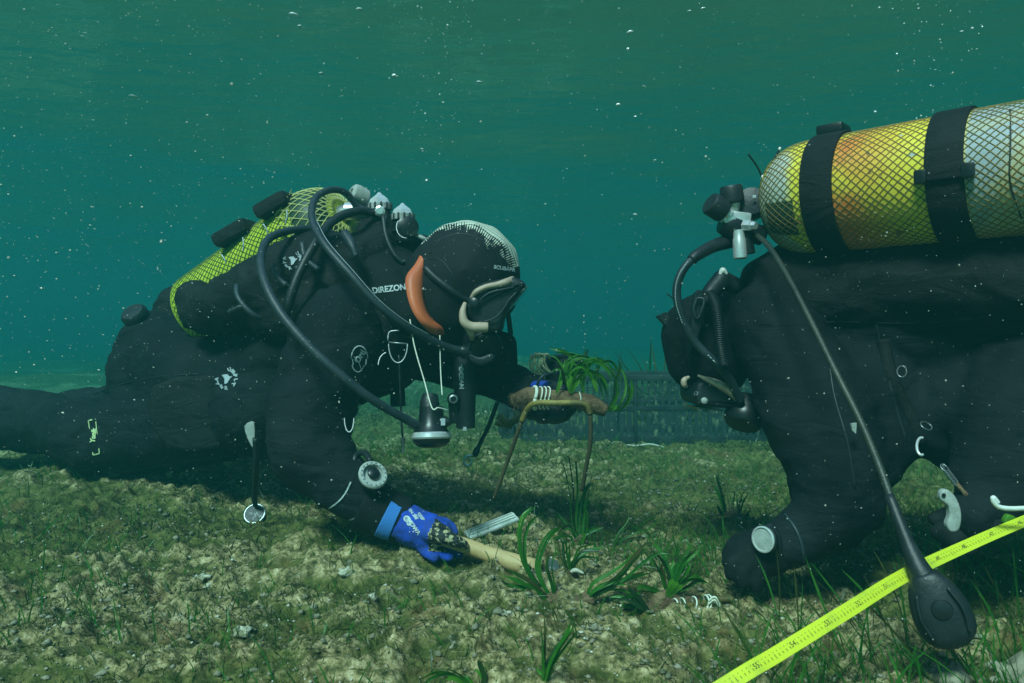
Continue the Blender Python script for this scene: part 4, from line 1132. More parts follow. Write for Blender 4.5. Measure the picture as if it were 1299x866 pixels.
tube('coil', hx, .0009, M['steel'], cb, n=2, sides=5)
tube('clip', [P(1212, 612, 1.19), P(1221, 622, 1.18), P(1228, 630, 1.18), P(1232, 627, 1.18)], [.0035, .003, .006, .004], M['root'], cb, sides=7)

# ---- console hose running in front of the right diver
con = thing('dive_console', P(1205, 815, .96), 'dark oval instrument console at the end of a long hose hanging over the measuring tape', 'gauge console')
tube('hose', [P(958, 297, 1.40), P(975, 312, 1.33), P(1000, 352, 1.25), P(1030, 410, 1.18), P(1062, 475, 1.12), P(1092, 535, 1.08), P(1115, 590, 1.05), P(1133, 640, 1.02), P(1152, 692, .99), P(1164, 718, .975)], [.0048, .0046, .0050, .0058], M['hose_brown'], con, sides=10)
tube('hose_sleeve', [P(1128, 628, 1.022), P(1150, 685, .99), P(1166, 722, .972), P(1178, 742, .965)], [.0062, .0085, .0135, .0185], M['rubber'], con, sides=14)
def console_body():
    a = P(1172, 728, .965); b = P(1214, 822, .945)
    d = (b - a); x = d.normalized(); yv = Vector((0.25, 1, .3)).normalized(); z = x.cross(yv).normalized(); yv = z.cross(x)
    bm = bmesh.new(); rings = []
    prof = [(-.02, .012, .011), (0, .019, .014), (.15, .028, .017), (.35, .0355, .019), (.6, .0385, .019), (.8, .036, .018), (.93, .026, .015), (1.0, .010, .008)]
    for t, w, h in prof:
        rings.append([bm.verts.new(a + d * t + z * w * .9 * math.cos(q) + yv * h * math.copysign(abs(math.sin(q)) ** .7, math.sin(q))) for q in np.linspace(0, 2 * PI, 24, endpoint=False)])
    for i in range(len(rings) - 1):
        for k in range(24): bm.faces.new((rings[i][k], rings[i][(k + 1) % 24], rings[i + 1][(k + 1) % 24], rings[i + 1][k]))
    bm.faces.new(rings[0][::-1]); bm.faces.new(rings[-1])
    bmesh.ops.recalc_face_normals(bm, faces=bm.faces)
    o = obj('console_housing', bm, M['rubber'], con)
    sd = o.modifiers.new('s', 'SUBSURF'); sd.levels = 1; sd.render_levels = 1
    lathe('back_button', a + d * .45 - yv * .018 + z * .002, -yv, [(0, .012), (.003, .011), (.004, .006), (.0042, 0)], M['plastic_black'], con, seg=20)
    tube('moulded_ridge', [a + d * .2 - yv * .019 - z * .018, a + d * .5 - yv * .0205 - z * .024, a + d * .8 - yv * .018 - z * .02], .0018, M['rubber'], con)
    tube('moulded_ridge', [a + d * .2 - yv * .019 + z * .018, a + d * .5 - yv * .0205 + z * .024, a + d * .8 - yv * .018 + z * .02], .0018, M['rubber'], con)
console_body()

# ---- hands of the right diver
g1 = blob('glove', [
    [(P(975, 698, 1.30), .044), (P(958, 702, 1.31), .040), (P(942, 706, 1.315), .036)],
    [(P(946, 694, 1.31), .018), (P(932, 700, 1.31), .016), (P(924, 712, 1.31), .013)],
    [(P(942, 704, 1.29), .017), (P(930, 714, 1.285), .015), (P(927, 728, 1.285), .012)],
    [(P(950, 712, 1.285), .017), (P(942, 726, 1.28), .015), (P(942, 738, 1.28), .012)],
    [(P(962, 718, 1.285), .017), (P(958, 732, 1.28), .015), (P(960, 743, 1.28), .012)],
    [(P(956, 688, 1.335), .018), (P(940, 684, 1.35), .015), (P(928, 690, 1.35), .012)]], M['neoprene'], dr, voxel=.004, wrinkle=.001, wscale=40, seed=7)
g2 = blob('glove', [
    [(P(1256, 640, 1.220), .042), (P(1236, 655, 1.210), .038), (P(1222, 662, 1.200), .034)],
    [(P(1226, 650, 1.220), .017), (P(1204, 654, 1.220), .015), (P(1186, 658, 1.210), .012)],
    [(P(1222, 664, 1.190), .017), (P(1202, 668, 1.190), .015), (P(1190, 676, 1.180), .012)],
    [(P(1228, 672, 1.180), .016), (P(1214, 682, 1.175), .014), (P(1204, 690, 1.170), .011)],
    [(P(1240, 676, 1.180), .016), (P(1236, 690, 1.175), .013), (P(1228, 698, 1.170), .010)],
    [(P(1250, 650, 1.180), .017), (P(1262, 664, 1.160), .015), (P(1268, 672, 1.150), .012)]], M['neoprene'], dr, voxel=.004, wrinkle=.001, wscale=40, seed=8)
wc2 = thing('wrist_computer', P(968, 702, 1.24), 'small oval pale-faced wrist instrument on the lower arm of the head-down diver', 'dive computer')
ca2 = Vector((-.80, -.60, .05)).normalized()
c2 = P(968, 684, 1.248)
lathe('case', c2 - ca2 * .016, ca2, [(0, .018), (.008, .022), (.014, .022), (.016, .019)], M['rubber'], wc2, seg=26)
lathe('rim', c2 - ca2 * .003, ca2, [(0, .0205), (.004, .021), (.005, .0185), (.003, .018)], M['chrome'], wc2, seg=28)
lathe('face', c2 - ca2 * .001, ca2, [(0, .0185), (.001, .0185), (.0011, 0)], M['gray_plastic'], wc2, seg=24)
tube('strap', [P(975, 668, 1.28), P(984, 680, 1.262), P(986, 700, 1.262), P(978, 716, 1.28)], .008, M['rubber'], wc2, sides=8)
wh = thing('reel_guard', P(1203, 674, 1.12), 'curved pale green plastic guard held in the hand above the measuring tape', 'plastic guard')
prism('guard_plate', [(1191, 632), (1192, 623), (1199, 620), (1209, 628), (1216, 644), (1217, 660), (1213, 672), (1203, 673), (1199, 664), (1202, 654), (1201, 642), (1196, 637)], 1.100, 1.112, M['gray_plastic'], wh, bev=.003)
lathe('screw', P(1197, 628, 1.099), (0, -1, 0), [(0, .003), (.001, .003), (.0012, 0)], M['plastic_black'], wh, seg=10)
hk = thing('white_hook', P(1280, 646, 1.08), 'shiny white hook sticking out above the measuring tape at the edge of view', 'hook')
tube('hook_wire', [P(1266, 638, 1.08), P(1260, 631, 1.08), P(1261, 637, 1.08), P(1268, 643, 1.08), P(1282, 645, 1.08), P(1305, 644, 1.08), P(1330, 640, 1.09)], .0034, M['white'], hk, sides=10)
tb = thing('plastic_tab', P(1280, 660, 1.13), 'tiny green plastic tab just above the measuring tape beside the white hook', 'tab')
prism('tab_plate', [(1272, 660), (1277, 652), (1286, 655), (1284, 662), (1274, 664)], 1.125, 1.135, M['leaf_bright'], tb, bev=.002)

# ---- measuring tape, stretched tight above the sea bed
def tape():
    t = thing('measuring_tape', P(1110, 760, 1.0), 'bright yellow measuring tape stretched diagonally above the grass', 'measuring tape')
    pts = smooth_path([P(700, 1010, .70), P(925, 866, .80), P(985, 830, .84), P(1074, 775, .91), P(1147, 730, .985), P(1220, 695, 1.06), P(1299, 661, 1.12), P(1400, 622, 1.2)], 14)
    W = .0165
    bm = bmesh.new(); L = [0]
    for i in range(1, len(pts)): L.append(L[-1] + (pts[i] - pts[i - 1]).length)
    rows = []; fr = []
    for i, p in enumerate(pts):
        d = (pts[min(i + 1, len(pts) - 1)] - pts[max(i - 1, 0)]).normalized()
        side = d.cross(Vector((-.1 + .12 * math.sin(i * .13), -.75, .65 + .22 * math.sin(i * .09 + 1)))).normalized()
        nn = side.cross(d).normalized()
        if nn.y > 0: nn = -nn
        w = W / 2
        rows.append([bm.verts.new(p + side * w + nn * .0003), bm.verts.new(p + nn * .0008), bm.verts.new(p - side * w + nn * .0003), bm.verts.new(p - side * w - nn * .0004), bm.verts.new(p + side * w - nn * .0004)])
        fr.append((p, d, side, nn))
    for i in range(len(rows) - 1):
        for k in range(5): bm.faces.new((rows[i][k], rows[i][(k + 1) % 5], rows[i + 1][(k + 1) % 5], rows[i + 1][k]))
    bmesh.ops.recalc_face_normals(bm, faces=bm.faces)
    obj('tape_strip', bm, M['tape'], t, False)
    # printed scale: ticks along the middle, numerals every step
    V, Fs = [], []
    def at(s):
        i = min(max(int(np.searchsorted(L, s)) - 1, 0), len(L) - 2)
        f = (s - L[i]) / (L[i + 1] - L[i]); p, d, sd, nn = fr[i]
        return p.lerp(fr[i + 1][0], f), d, sd, nn
    def quad(s, c, ls, lc):
        p, d, sd, nn = at(s); o = p + sd * c + nn * .0012; b = len(V)
        for a_, b_ in ((-1, -1), (1, -1), (1, 1), (-1, 1)): V.append(o + d * a_ * ls / 2 + sd * b_ * lc / 2)
        Fs.append((b, b + 1, b + 2, b + 3))
    s = .01; k = 0; step = .0062
    while s < L[-1] - .02:
        if k % 10 == 0:
            p, d, sd, nn = at(s)
            vs, fs = text_polys(str(59 - k // 10), .0084, .0003 * 0)
            b = len(V)
            for x, y in vs: V.append(p + d * (x) * 1.0 - sd * (y) + nn * .0012)
            Fs += [tuple(i + b for i in f) for f in fs]
        else:
            quad(s, .0015, .0007, .0030 if k % 5 else .005)
            quad(s, -.0030, .0007, .0012)
        s += step; k += 1
    me = bpy.data.meshes.new('scale_marks'); me.from_pydata(V, [], Fs); link('scale_marks', me, M['print_black'], t, False)
tape()

# ================================================================== TOOLS AND PLANTING GEAR
wt = thing('planting_tool', P(690, 735, 1.43), 'pale wooden handle gripped by the blue glove, its grey metal head at the far end', 'hand tool')
hp = [P(560, 683, 1.452), P(590, 692, 1.450), P(620, 703, 1.445), P(650, 713, 1.44), P(683, 722, 1.435)]
tube('handle', hp, [.0125, .014, .0150, .0165, .0170], M['wood'], wt, sides=18)
lathe('handle_end', hp[-1], (hp[-1] - hp[-2]), [(0, .0170), (.003, .0160), (.0045, .012), (.005, 0)], M['wood'], wt, seg=18)
box('metal_head', P(700, 722, 1.455), (.022, .060, .026), M['steel'], wt, Matrix.Rotation(.3, 3, 'Y'), .005)
pt = thing('plant_label', P(630, 693, 1.68), 'long white plastic marker lying on the sand behind the wooden handle', 'marker')
g0 = P(592, 695, 1.66); g1_ = P(655, 680, 1.70)
g0.z = GH(g0.x, g0.y) + .012; g1_.z = GH(g1_.x, g1_.y) + .026
bx = box('marker_strip', (g0 + g1_) / 2, ((g1_ - g0).length, .034, .007), M['white'], pt, basis(g1_ - g0, (0.0, .9, .35)), .003)
for k in (-.3, .0, .3):
    c_ = (g0 + g1_) / 2 + Vector((0, 0, .006)) + (basis(g1_ - g0, (0.0, .9, .35)) @ Vector((0, k * .03, .0005)))
    box('marker_rib', c_, ((g1_ - g0).length * .9, .002, .002), M['white'], pt, basis(g1_ - g0, (0.0, .9, .35)), .0005)

def blade(bm, base, d0, L, w, bend, n=7, twist=0.0, droop=0.0, fold=True):
    """one strap leaf with a shallow keel; returns nothing"""
    d = Vector(d0).normalized(); side = d.cross(Vector((0.2, 1, 0.1))).normalized()
    side = (Matrix.Rotation(twist, 3, d) @ side)
    p = Vector(base); rows = []
    for i in range(n + 1):
        t = i / n
        ww = w * (0.55 + .45 * min(1, t * 4)) * (1 if t < .72 else max(.12, 1 - ((t - .72) / .28) ** 1.6))
        nn = side.cross(d).normalized()
        rows.append([bm.verts.new(p - side * ww / 2), bm.verts.new(p + nn * ww * .12), bm.verts.new(p + side * ww / 2)])
        d = (d + Vector(bend) / n + Vector((0, 0, -droop * t * 2 / n))).normalized()
        side = (side - d * side.dot(d)).normalized()
        p = p + d * (L / n)
    for i in range(n):
        for k in range(2): bm.faces.new((rows[i][k], rows[i][k + 1], rows[i + 1][k + 1], rows[i + 1][k]))

def leaf(root, base, d0, L, w, bend, m, twist=0.0, droop=0.0, n=8):
    bm = bmesh.new(); blade(bm, base, d0, L, w, bend, n, twist, droop)
    return obj('leaf', bm, m, root)

def leaf_px(root, pts, d, w, m, twist=0.0):
    """a strap leaf following a path of (px, py, depth)"""
    path = smooth_path([P(*p) if len(p) == 3 else P(p[0], p[1], d) for p in pts], 5)
    bm = bmesh.new(); n = len(path) - 1; rows = []
    side = None
    for i, p in enumerate(path):
        t = i / n
        dd = (path[min(i + 1, n)] - path[max(i - 1, 0)]).normalized()
        s0 = dd.cross(Vector((0.15, 1, 0.15))).normalized()
        s0 = Matrix.Rotation(twist + .5 * math.sin(t * 3 + twist * 7), 3, dd) @ s0
        ww = w * (0.6 + .4 * min(1, t * 4)) * (1 if t < .75 else max(.10, 1 - ((t - .75) / .25) ** 1.8))
        nn = s0.cross(dd).normalized()
        rows.append([bm.verts.new(p - s0 * ww / 2), bm.verts.new(p + nn * ww * .14), bm.verts.new(p + s0 * ww / 2)])
    for i in range(n):
        for k in range(2): bm.faces.new((rows[i][k], rows[i][k + 1], rows[i + 1][k + 1], rows[i + 1][k]))
    return obj('leaf', bm, m, root)

# --- bundle held by the far hand
bd = thing('seagrass_bundle', P(720, 530, 1.55), 'brown seagrass stem tied to a bent ochre rod, held up in a dark glove', 'seagrass cutting')
tube('stem', [P(652, 508, 1.60), P(672, 503, 1.57), P(700, 503, 1.55), P(725, 506, 1.54), P(748, 512, 1.54), P(769, 521, 1.54)], [.012, .020, .014, .015, .019, .012], M['root'], bd, sides=14)
bm = bmesh.new()
for k in range(420):
    t = random.random(); p = P(650 + t * 118, 506 + 12 * max(0, t - .5) * 1.6, 1.57) + Vector((0, random.uniform(-.02, .01), random.uniform(-.012, .012)))
    dv = Vector((random.uniform(-1, .4), random.uniform(-1, .2), random.uniform(-1, 1))).normalized() * random.uniform(.008, .02)
    add_tube(bm, [p, p + dv * .6, p + dv + Vector((0, 0, -.003))], [.0005, .0003], 3, cap=False)
obj('root_fibres', bm, M['root'], bd)
for x in (679, 686, 691, 696):
    pts = [P(x + 2 * math.sin(a * 2), 505, 1.545) + Vector((0, -.019 * math.cos(a) + .008, .022 * math.sin(a))) for a in np.linspace(0, 2 * PI, 12)]
    tube('string_turn', pts, .0016 if x > 680 else .0036, M['string'], bd, sides=6, n=3)
tube('string_turn', [P(735, 497, 1.525), P(737, 506, 1.52), P(735, 514, 1.525)], .0012, M['string'], bd, sides=5)
rodp = [P(626, 634, 1.62), P(644, 584, 1.59), P(662, 534, 1.56), P(669, 519, 1.55), P(680, 511, 1.535), P(705, 511, 1.525), P(730, 511, 1.52), P(744, 514, 1.52), P(749, 525, 1.52), P(749, 560, 1.53), P(743, 595, 1.55), P(738, 622, 1.57)]
rod = tube('bent_rod', rodp[2:9] , .0060, M['rod'], bd, sides=10)
M['rod_dark'] = mat('dark_stained_rod', (0.055, 0.04, 0.018), .7, col2=(.09, .07, .03), nscale=14)
tube('rod_leg', rodp[:3], .0042, M['rod_dark'], bd, sides=8)
tube('rod_leg', rodp[8:], .0042, M['rod_dark'], bd, sides=8)
R_ = random.Random(5)
fan = [
    ([(724, 497), (722, 480), (718, 465), (722, 458), (740, 452), (752, 462)], 'leaf'),
    ([(724, 497), (728, 478), (738, 462), (752, 458), (768, 466), (778, 486)], 'leaf'),
    ([(724, 497), (724, 474), (726, 455), (716, 448), (700, 446)], 'leaf'),
    ([(724, 497), (716, 482), (712, 468), (704, 458), (694, 456)], 'leaf_dark'),
    ([(724, 497), (732, 482), (746, 474), (760, 480), (768, 500)], 'leaf'),
    ([(724, 497), (730, 470), (742, 446), (742, 440)], 'leaf_dark'),
    ([(706, 497), (711, 484), (716, 468), (728, 456), (744, 455), (758, 468)], 'leaf'),
    ([(706, 497), (709, 484), (714, 470), (712, 458)], 'leaf'),
    ([(756, 494), (752, 480), (744, 462), (734, 450), (718, 446)], 'leaf_dark'),
    ([(756, 494), (756, 478), (762, 462), (774, 458), (784, 470), (790, 490)], 'leaf'),
    ([(756, 494), (748, 476), (738, 466), (726, 470), (716, 484)], 'leaf'),
    ([(771, 520), (782, 517), (790, 506), (794, 492), (792, 476), (784, 462)], 'leaf'),
    ([(771, 520), (784, 520), (794, 512), (798, 498), (796, 484)], 'leaf'),
    ([(771, 520), (780, 510), (784, 494), (780, 478), (768, 464), (752, 456)], 'leaf'),
    ([(771, 520), (778, 506), (780, 488), (786, 470), (784, 458)], 'leaf_dark'),
    ([(724, 497), (734, 474), (750, 470), (764, 484), (772, 506)], 'leaf'),
    ([(724, 497), (719, 478), (708, 468), (698, 472)], 'leaf_dark'),
    ([(740, 500), (741, 480), (748, 464), (760, 456), (772, 462)], 'leaf'),
    ([(740, 500), (737, 482), (730, 466), (718, 460)], 'leaf'),
]
for q, (pts, mm) in enumerate(fan):
    dd = 1.54 + R_.uniform(-.03, .03)
    for rep_ in range(2):
        jx, jy = (R_.uniform(-6, 6), R_.uniform(-7, 4)) if rep_ else (0, 0)
        leaf_px(bd, [(x + jx * i / (len(pts) - 1), y + jy * i / (len(pts) - 1), 1.54 + (dd - 1.54 + rep_ * .02) * i / (len(pts) - 1) * 2) for i, (x, y) in enumerate(pts)], 1.54, R_.uniform(.0042, .0070), M['leaf_lit'] if (q + rep_) % 3 else M[mm], R_.uniform(-.9, .9))
for pts in ([(724, 499), (722, 490), (720, 480)], [(725, 499), (729, 490), (736, 482)], [(724, 499), (724, 486), (725, 476)], [(706, 499), (709, 490), (713, 482)], [(757, 497), (755, 488), (752, 480)], [(770, 521), (777, 519), (783, 514)]):
    leaf_px(bd, pts, 1.525, .008, M['leaf_bright'], .2)
# --- rope knot and rim of a dark bag behind the bundle
rb = thing('mesh_bag', P(700, 500, 1.75), 'dark mesh bag with cream rope knotted on its rim, behind the held seagrass', 'bag')
tube('rim', [P(688, 466, 1.74), P(694, 456, 1.76), P(712, 453, 1.80), P(732, 456, 1.82), P(744, 466, 1.82), P(735, 474, 1.78), P(712, 474, 1.74), P(694, 472, 1.72), P(688, 466, 1.74)], .007, M['rubber'], rb, sides=8)
blob('bag_cloth', [[(P(705, 466, 1.80), .026), (P(728, 470, 1.80), .028)], [(P(702, 480, 1.78), .024), (P(722, 486, 1.78), .024)]], M['vest'], rb, voxel=.005, wrinkle=.006, wscale=30)
tube('handle_loop', [P(682, 500, 1.62), P(682, 486, 1.60), P(690, 476, 1.60), P(702, 474, 1.62), P(710, 480, 1.66)], .0028, M['hose'], rb, sides=6)
kr = random.Random(9)
for q in range(7):
    x = 674 + q * 2.6
    y = 450 + kr.uniform(-2, 3)
    tube('rope_strand', [P(x + 2, y + 3, 1.70), P(x, y, 1.69), P(x - 1 + kr.uniform(-2, 2), y + 9, 1.685), P(x + kr.uniform(-1, 4), y + 17, 1.69), P(x + 3 + kr.uniform(0, 5), y + 25 + kr.uniform(-4, 4), 1.70)], .0026, M['rope'], rb, sides=7)
tube('rope_strand', [P(674, 455, 1.69), P(682, 449, 1.68), P(690, 451, 1.685), P(691, 460, 1.69), P(696, 470, 1.70), P(703, 475, 1.71)], .0028, M['rope'], rb, sides=7)
tube('rope_strand', [P(688, 452, 1.69), P(694, 449, 1.69), P(697, 454, 1.70)], .0028, M['rope'], rb, sides=7)
ys = thing('spare_peg', P(645, 545, 1.95), 'small ochre bent peg lying behind the clip line, left of the crate', 'peg')
tube('peg', [P(632, 527, 1.93), P(644, 536, 1.93), P(654, 532, 1.93), P(660, 520, 1.95)], .009, M['rod'], ys, sides=8)
tube('peg', [P(628, 536, 1.95), P(640, 540, 1.95), P(650, 541, 1.95)], .006, M['rod'], ys, sides=8)

# --- crate
cr = thing('plastic_crate', P(795, 562, 3.42), 'long black lattice-sided plastic crate standing on the sand between the two divers', 'crate')
def crate():
    D = 3.42; x0 = P(640, 0, D).x; x1 = P(975, 0, D).x
    z0 = min(GH(x, D) for x in np.linspace(x0, x1, 9)) - .005
    H = P(0, 476, D).z - z0
    W = x1 - x0; dep = .42
    rz = Matrix.Rotation(.05, 4, 'Z')
    T = Matrix.Translation(Vector((x0, D, z0))) @ rz
    def bx(name, c, s, bev=.003):
        bm = bmesh.new(); add_box(bm, Vector(c), s, None, bev); bm.transform(T)
        o = obj(name, bm, M['crate'] if name == 'lattice_rail' else M['crate_rim'], cr); edge_split(o, 30); return o
    for y in (0, dep):
        bx('rim', (W / 2, y, H - .012), (W + .02, .026, .028))
        bx('base_rail', (W / 2, y, .020), (W, .016, .044))
        bx('middle_rail', (W / 2, y, H * .53), (W, .014, .022))
        bx('lattice_rail', (W / 2, y, H * .70), (W, .007, .005), .001)
        bx('lattice_rail', (W / 2, y, H * .82), (W, .007, .005), .001)
        bx('lattice_rail', (W / 2, y, H * .30), (W, .006, .004), .001)
    for x in (0, W):
        bx('rim', (x, dep / 2, H - .010), (.022, dep + .02, .022)) if False else bx('end_rim', (x, dep / 2, H - .012), (.018, dep - .024, .018))
        bx('base_rail', (x, dep / 2, .014), (.014, dep - .02, .028))
        bx('middle_rail', (x, dep / 2, H * .53), (.012, dep - .016, .012))
    for x in (0, W / 2, W):
        for y in (0, dep): bx('post', (x, y, H / 2), (.026 if x != W / 2 else .016, .020, H - .024))
    n = int(W / .030)
    for y, nm in ((0, 'lattice_slats'), (dep, 'lattice_slats')):
        bm = bmesh.new()
        for k in range(1, n):
            x = W * k / n
            if min(abs(x), abs(x - W / 2), abs(x - W)) < .014: continue
            add_box(bm, Vector((x, y, H * .76)), (.008, .006, H * .44), None, 0)
            add_box(bm, Vector((x, y, H * .29)), (.016, .006, H * .44), None, 0)
        bm.transform(T); obj(nm, bm, M['crate'], cr, False, kind='stuff')
    bm = bmesh.new()
    for x in (0, W):
        for k in range(1, 18): add_box(bm, Vector((x, dep * k / 18, H / 2)), (.006, .007, H * .92), None, 0)
    bm.transform(T); obj('lattice_slats', bm, M['crate'], cr, False, kind='stuff')
    bm = bmesh.new()
    for k in range(1, 40): add_box(bm, Vector((W * k / 40, dep / 2, .008)), (.008, dep, .006), None, 0)
    for k in range(1, 14): add_box(bm, Vector((W / 2, dep * k / 14, .008)), (W, .007, .005), None, 0)
    bm.transform(T); obj('floor_grid', bm, M['crate'], cr, False, kind='stuff')
crate()
stk = thing('stick', P(866, 571, 2.5), 'thin pale curved twig lying on the sand in front of the crate', 'twig')
spts = [P(x, y, 3.15) for x, y in ((795, 568), (808, 571), (825, 572), (842, 569))]
for p in spts: p.z = GH(p.x, p.y) + .008
tube('twig', spts, .004, M['shell'], stk, sides=7)


# ================================================================== PLANTS ON THE SEA BED
def on_ground(x, y, dz=0.0): return Vector((x, y, GH(x, y) + dz))
def ground_at(px, py):
    """where a line of sight meets the sea bed"""
    if py <= CY + 3: py = CY + 3
    lo, hi = .4, 40.0
    d = lo
    while d < hi:
        p = P(px, py, d)
        if GH(p.x, p.y) > p.z: return Vector((p.x, p.y, GH(p.x, p.y)))
        d *= 1.01
    return P(px, py, hi)

def px_leaves(t, base_px, leaves, mats, w=(.0075, .010), wob=.03, dbase=None):
    g = ground_at(*base_px) if dbase is None else P(base_px[0], base_px[1], dbase)
    for q, pts in enumerate(leaves):
        r = random.Random(q * 13 + int(base_px[0]))
        dd = r.uniform(-wob, wob)
        n = len(pts) - 1
        path = [(x, y, g.y + dd * (i / n)) for i, (x, y) in enumerate(pts)]
        leaf_px(t, path, g.y, r.uniform(*w) * .68, M[mats[q % len(mats)]], r.uniform(-.9, .9))
        for _c in range(2 if q % 2 == 0 else 1):
            jx, jy = r.uniform(-12, 12), r.uniform(-10, 12)
            leaf_px(t, [(x + jx * i / n, y + jy * i / n, dpt + .012 * i / n) for i, (x, y, dpt) in enumerate(path)], g.y, r.uniform(*w) * .5, M[r.choice(('leaf_lit', 'leaf_old', 'leaf'))], r.uniform(-.9, .9))
    return g

def base_clump(t, g, r=.018, m='root'):
    blob('rhizome', [[(g + Vector((-r, 0, -.004)), r * .7), (g + Vector((r * .3, .004, .004)), r * .9), (g + Vector((r, 0, -.004)), r * .6)]], M[m], t, voxel=.004, wrinkle=.004, wscale=60)

t = thing('seagrass_plant', ground_at(738, 690), 'tall dark green seagrass shoot with long upright leaves standing midway below the held bundle', 'seagrass')
g = px_leaves(t, (736, 690), [
    [(733, 692), (728, 660), (727, 620), (722, 583), (719, 578)], [(736, 692), (735, 650), (742, 622), (749, 612)],
    [(738, 692), (741, 660), (745, 635), (748, 616)], [(732, 692), (724, 668), (712, 672), (702, 690), (696, 712)],
    [(735, 692), (740, 680), (754, 672), (766, 669)], [(731, 694), (722, 680), (703, 684), (694, 706), (690, 735)],
    [(735, 694), (730, 670), (724, 655), (718, 640)], [(738, 693), (745, 660), (742, 640), (750, 625)]],
    ['leaf_dark', 'leaf', 'leaf'], wob=.04)
base_clump(t, g, .012)
leaf_px(t, [(737, 696, g.y - .01), (739, 684, g.y - .012), (743, 676, g.y - .01)], g.y, .010, M['leaf_bright'])

t = thing('seagrass_plant', ground_at(725, 728), 'short seagrass shoot just right of the metal tool head, its pale base bent over', 'seagrass')
g = px_leaves(t, (724, 728), [[(724, 728), (716, 712), (714, 690), (708, 680)], [(724, 728), (722, 706), (722, 690), (712, 672)], [(725, 728), (730, 712), (738, 700), (760, 698)], [(724, 728), (728, 716), (736, 706), (750, 697), (768, 694)]], ['leaf_dark', 'leaf'], wob=.03)
tube('pale_sheath', [g + Vector((0, -.01, .006)), g + Vector((.008, -.014, .010)), g + Vector((.022, -.02, .006))], [.003, .004, .0015], M['shell'], t)
base_clump(t, g, .010)

t = thing('seagrass_plant', ground_at(702, 762), 'large seagrass shoot arching over the end of the wooden handle', 'seagrass')
g = px_leaves(t, (702, 762), [
    [(700, 762), (680, 742), (664, 712), (660, 680), (666, 655), (680, 642)], [(702, 762), (688, 738), (684, 716), (692, 690), (706, 672), (722, 664)],
    [(698, 764), (672, 752), (648, 744), (630, 734)], [(700, 764), (682, 754), (660, 745), (642, 742)],
    [(704, 762), (700, 742), (694, 722), (697, 700)], [(701, 763), (690, 748), (676, 730), (672, 712)], [(700, 765), (684, 752), (664, 740), (640, 730)]],
    ['leaf', 'leaf', 'leaf_dark'], w=(.008, .0115), wob=.05)
base_clump(t, g, .012)

t = thing('seagrass_plant', ground_at(742, 762), 'seagrass shoot with leaves leaning far right in a flat fan beside the arching one', 'seagrass')
g = px_leaves(t, (742, 762), [
    [(740, 764), (768, 744), (795, 722), (812, 702), (820, 694)], [(740, 764), (770, 748), (798, 734), (826, 726)],
    [(741, 764), (764, 746), (788, 730), (806, 710), (824, 694), (838, 692)], [(740, 764), (760, 750), (782, 738), (802, 718)],
    [(742, 764), (756, 748), (776, 740), (794, 742)], [(742, 762), (752, 740), (772, 728), (790, 716), (800, 704)]],
    ['leaf_dark', 'leaf', 'leaf'], w=(.008, .0115), wob=.05)
base_clump(t, g, .012)

t = thing('seagrass_plant', ground_at(800, 690), 'faint low seagrass sprig with thin leaves fanning right behind the flat fan of leaves', 'seagrass')
px_leaves(t, (778, 692), [[(776, 694), (792, 682), (812, 672), (834, 662)], [(776, 694), (786, 678), (800, 664), (806, 654)], [(776, 694), (800, 680), (818, 676), (832, 664)]], ['leaf', 'leaf_dark'], w=(.004, .006))

t = thing('seagrass_plant', ground_at(690, 862), 'bright green seagrass shoot at the bottom edge with three broad upright leaves', 'seagrass')
g = px_leaves(t, (690, 868), [
    [(689, 870), (689, 840), (688, 812), (685, 788)], [(691, 870), (704, 848), (720, 836), (731, 812), (728, 790), (722, 780)],
    [(690, 870), (696, 846), (706, 824), (720, 800), (724, 790)], [(688, 870), (690, 850), (700, 830), (708, 815)], [(689, 866), (692, 852), (689, 838)]],
    ['leaf', 'leaf', 'leaf', 'leaf_dark', 'leaf_bright'], w=(.006, .009), wob=.02)
t = thing('seagrass_plant', ground_at(590, 870), 'low seagrass tuft cut by the bottom edge, its leaves arching left', 'seagrass')
px_leaves(t, (592, 880), [[(598, 880), (590, 862), (572, 850), (554, 850), (540, 858)], [(596, 880), (586, 866), (574, 860), (566, 862)], [(604, 880), (614, 862), (610, 846), (606, 838)], [(606, 880), (622, 868), (632, 872)], [(600, 880), (598, 864), (592, 856)]], ['leaf', 'leaf_bright', 'leaf_dark'], w=(.007, .010), wob=.02)

# planted cutting lashed to its rod
t = thing('planted_seagrass', ground_at(850, 765), 'planted seagrass with stubby fanned leaves, its root lashed with white string to a rod', 'seagrass cutting')
G0 = ground_at(845, 768); d_ = G0.y - .02
px_leaves(t, (846, 752), [
    [(846, 754), (840, 732), (832, 716), (829, 708)], [(848, 753), (848, 728), (838, 708), (826, 698)], [(850, 753), (856, 728), (861, 710)],
    [(851, 753), (860, 730), (868, 712), (882, 697)], [(852, 754), (866, 738), (878, 728), (886, 718)], [(852, 755), (870, 738), (888, 734), (902, 743)],
    [(848, 753), (852, 730), (857, 714)], [(853, 754), (872, 744), (886, 736), (896, 738)], [(845, 756), (830, 748), (815, 744), (808, 748)]],
    ['leaf', 'leaf_dark', 'leaf'], w=(.008, .012), wob=.03, dbase=d_)
for pts in ([(847, 756), (853, 746), (860, 738)], [(846, 756), (850, 744), (854, 734)], [(849, 757), (858, 748), (866, 742)]):
    leaf_px(t, pts, d_ - .012, .011, M['leaf_bright'], .1)
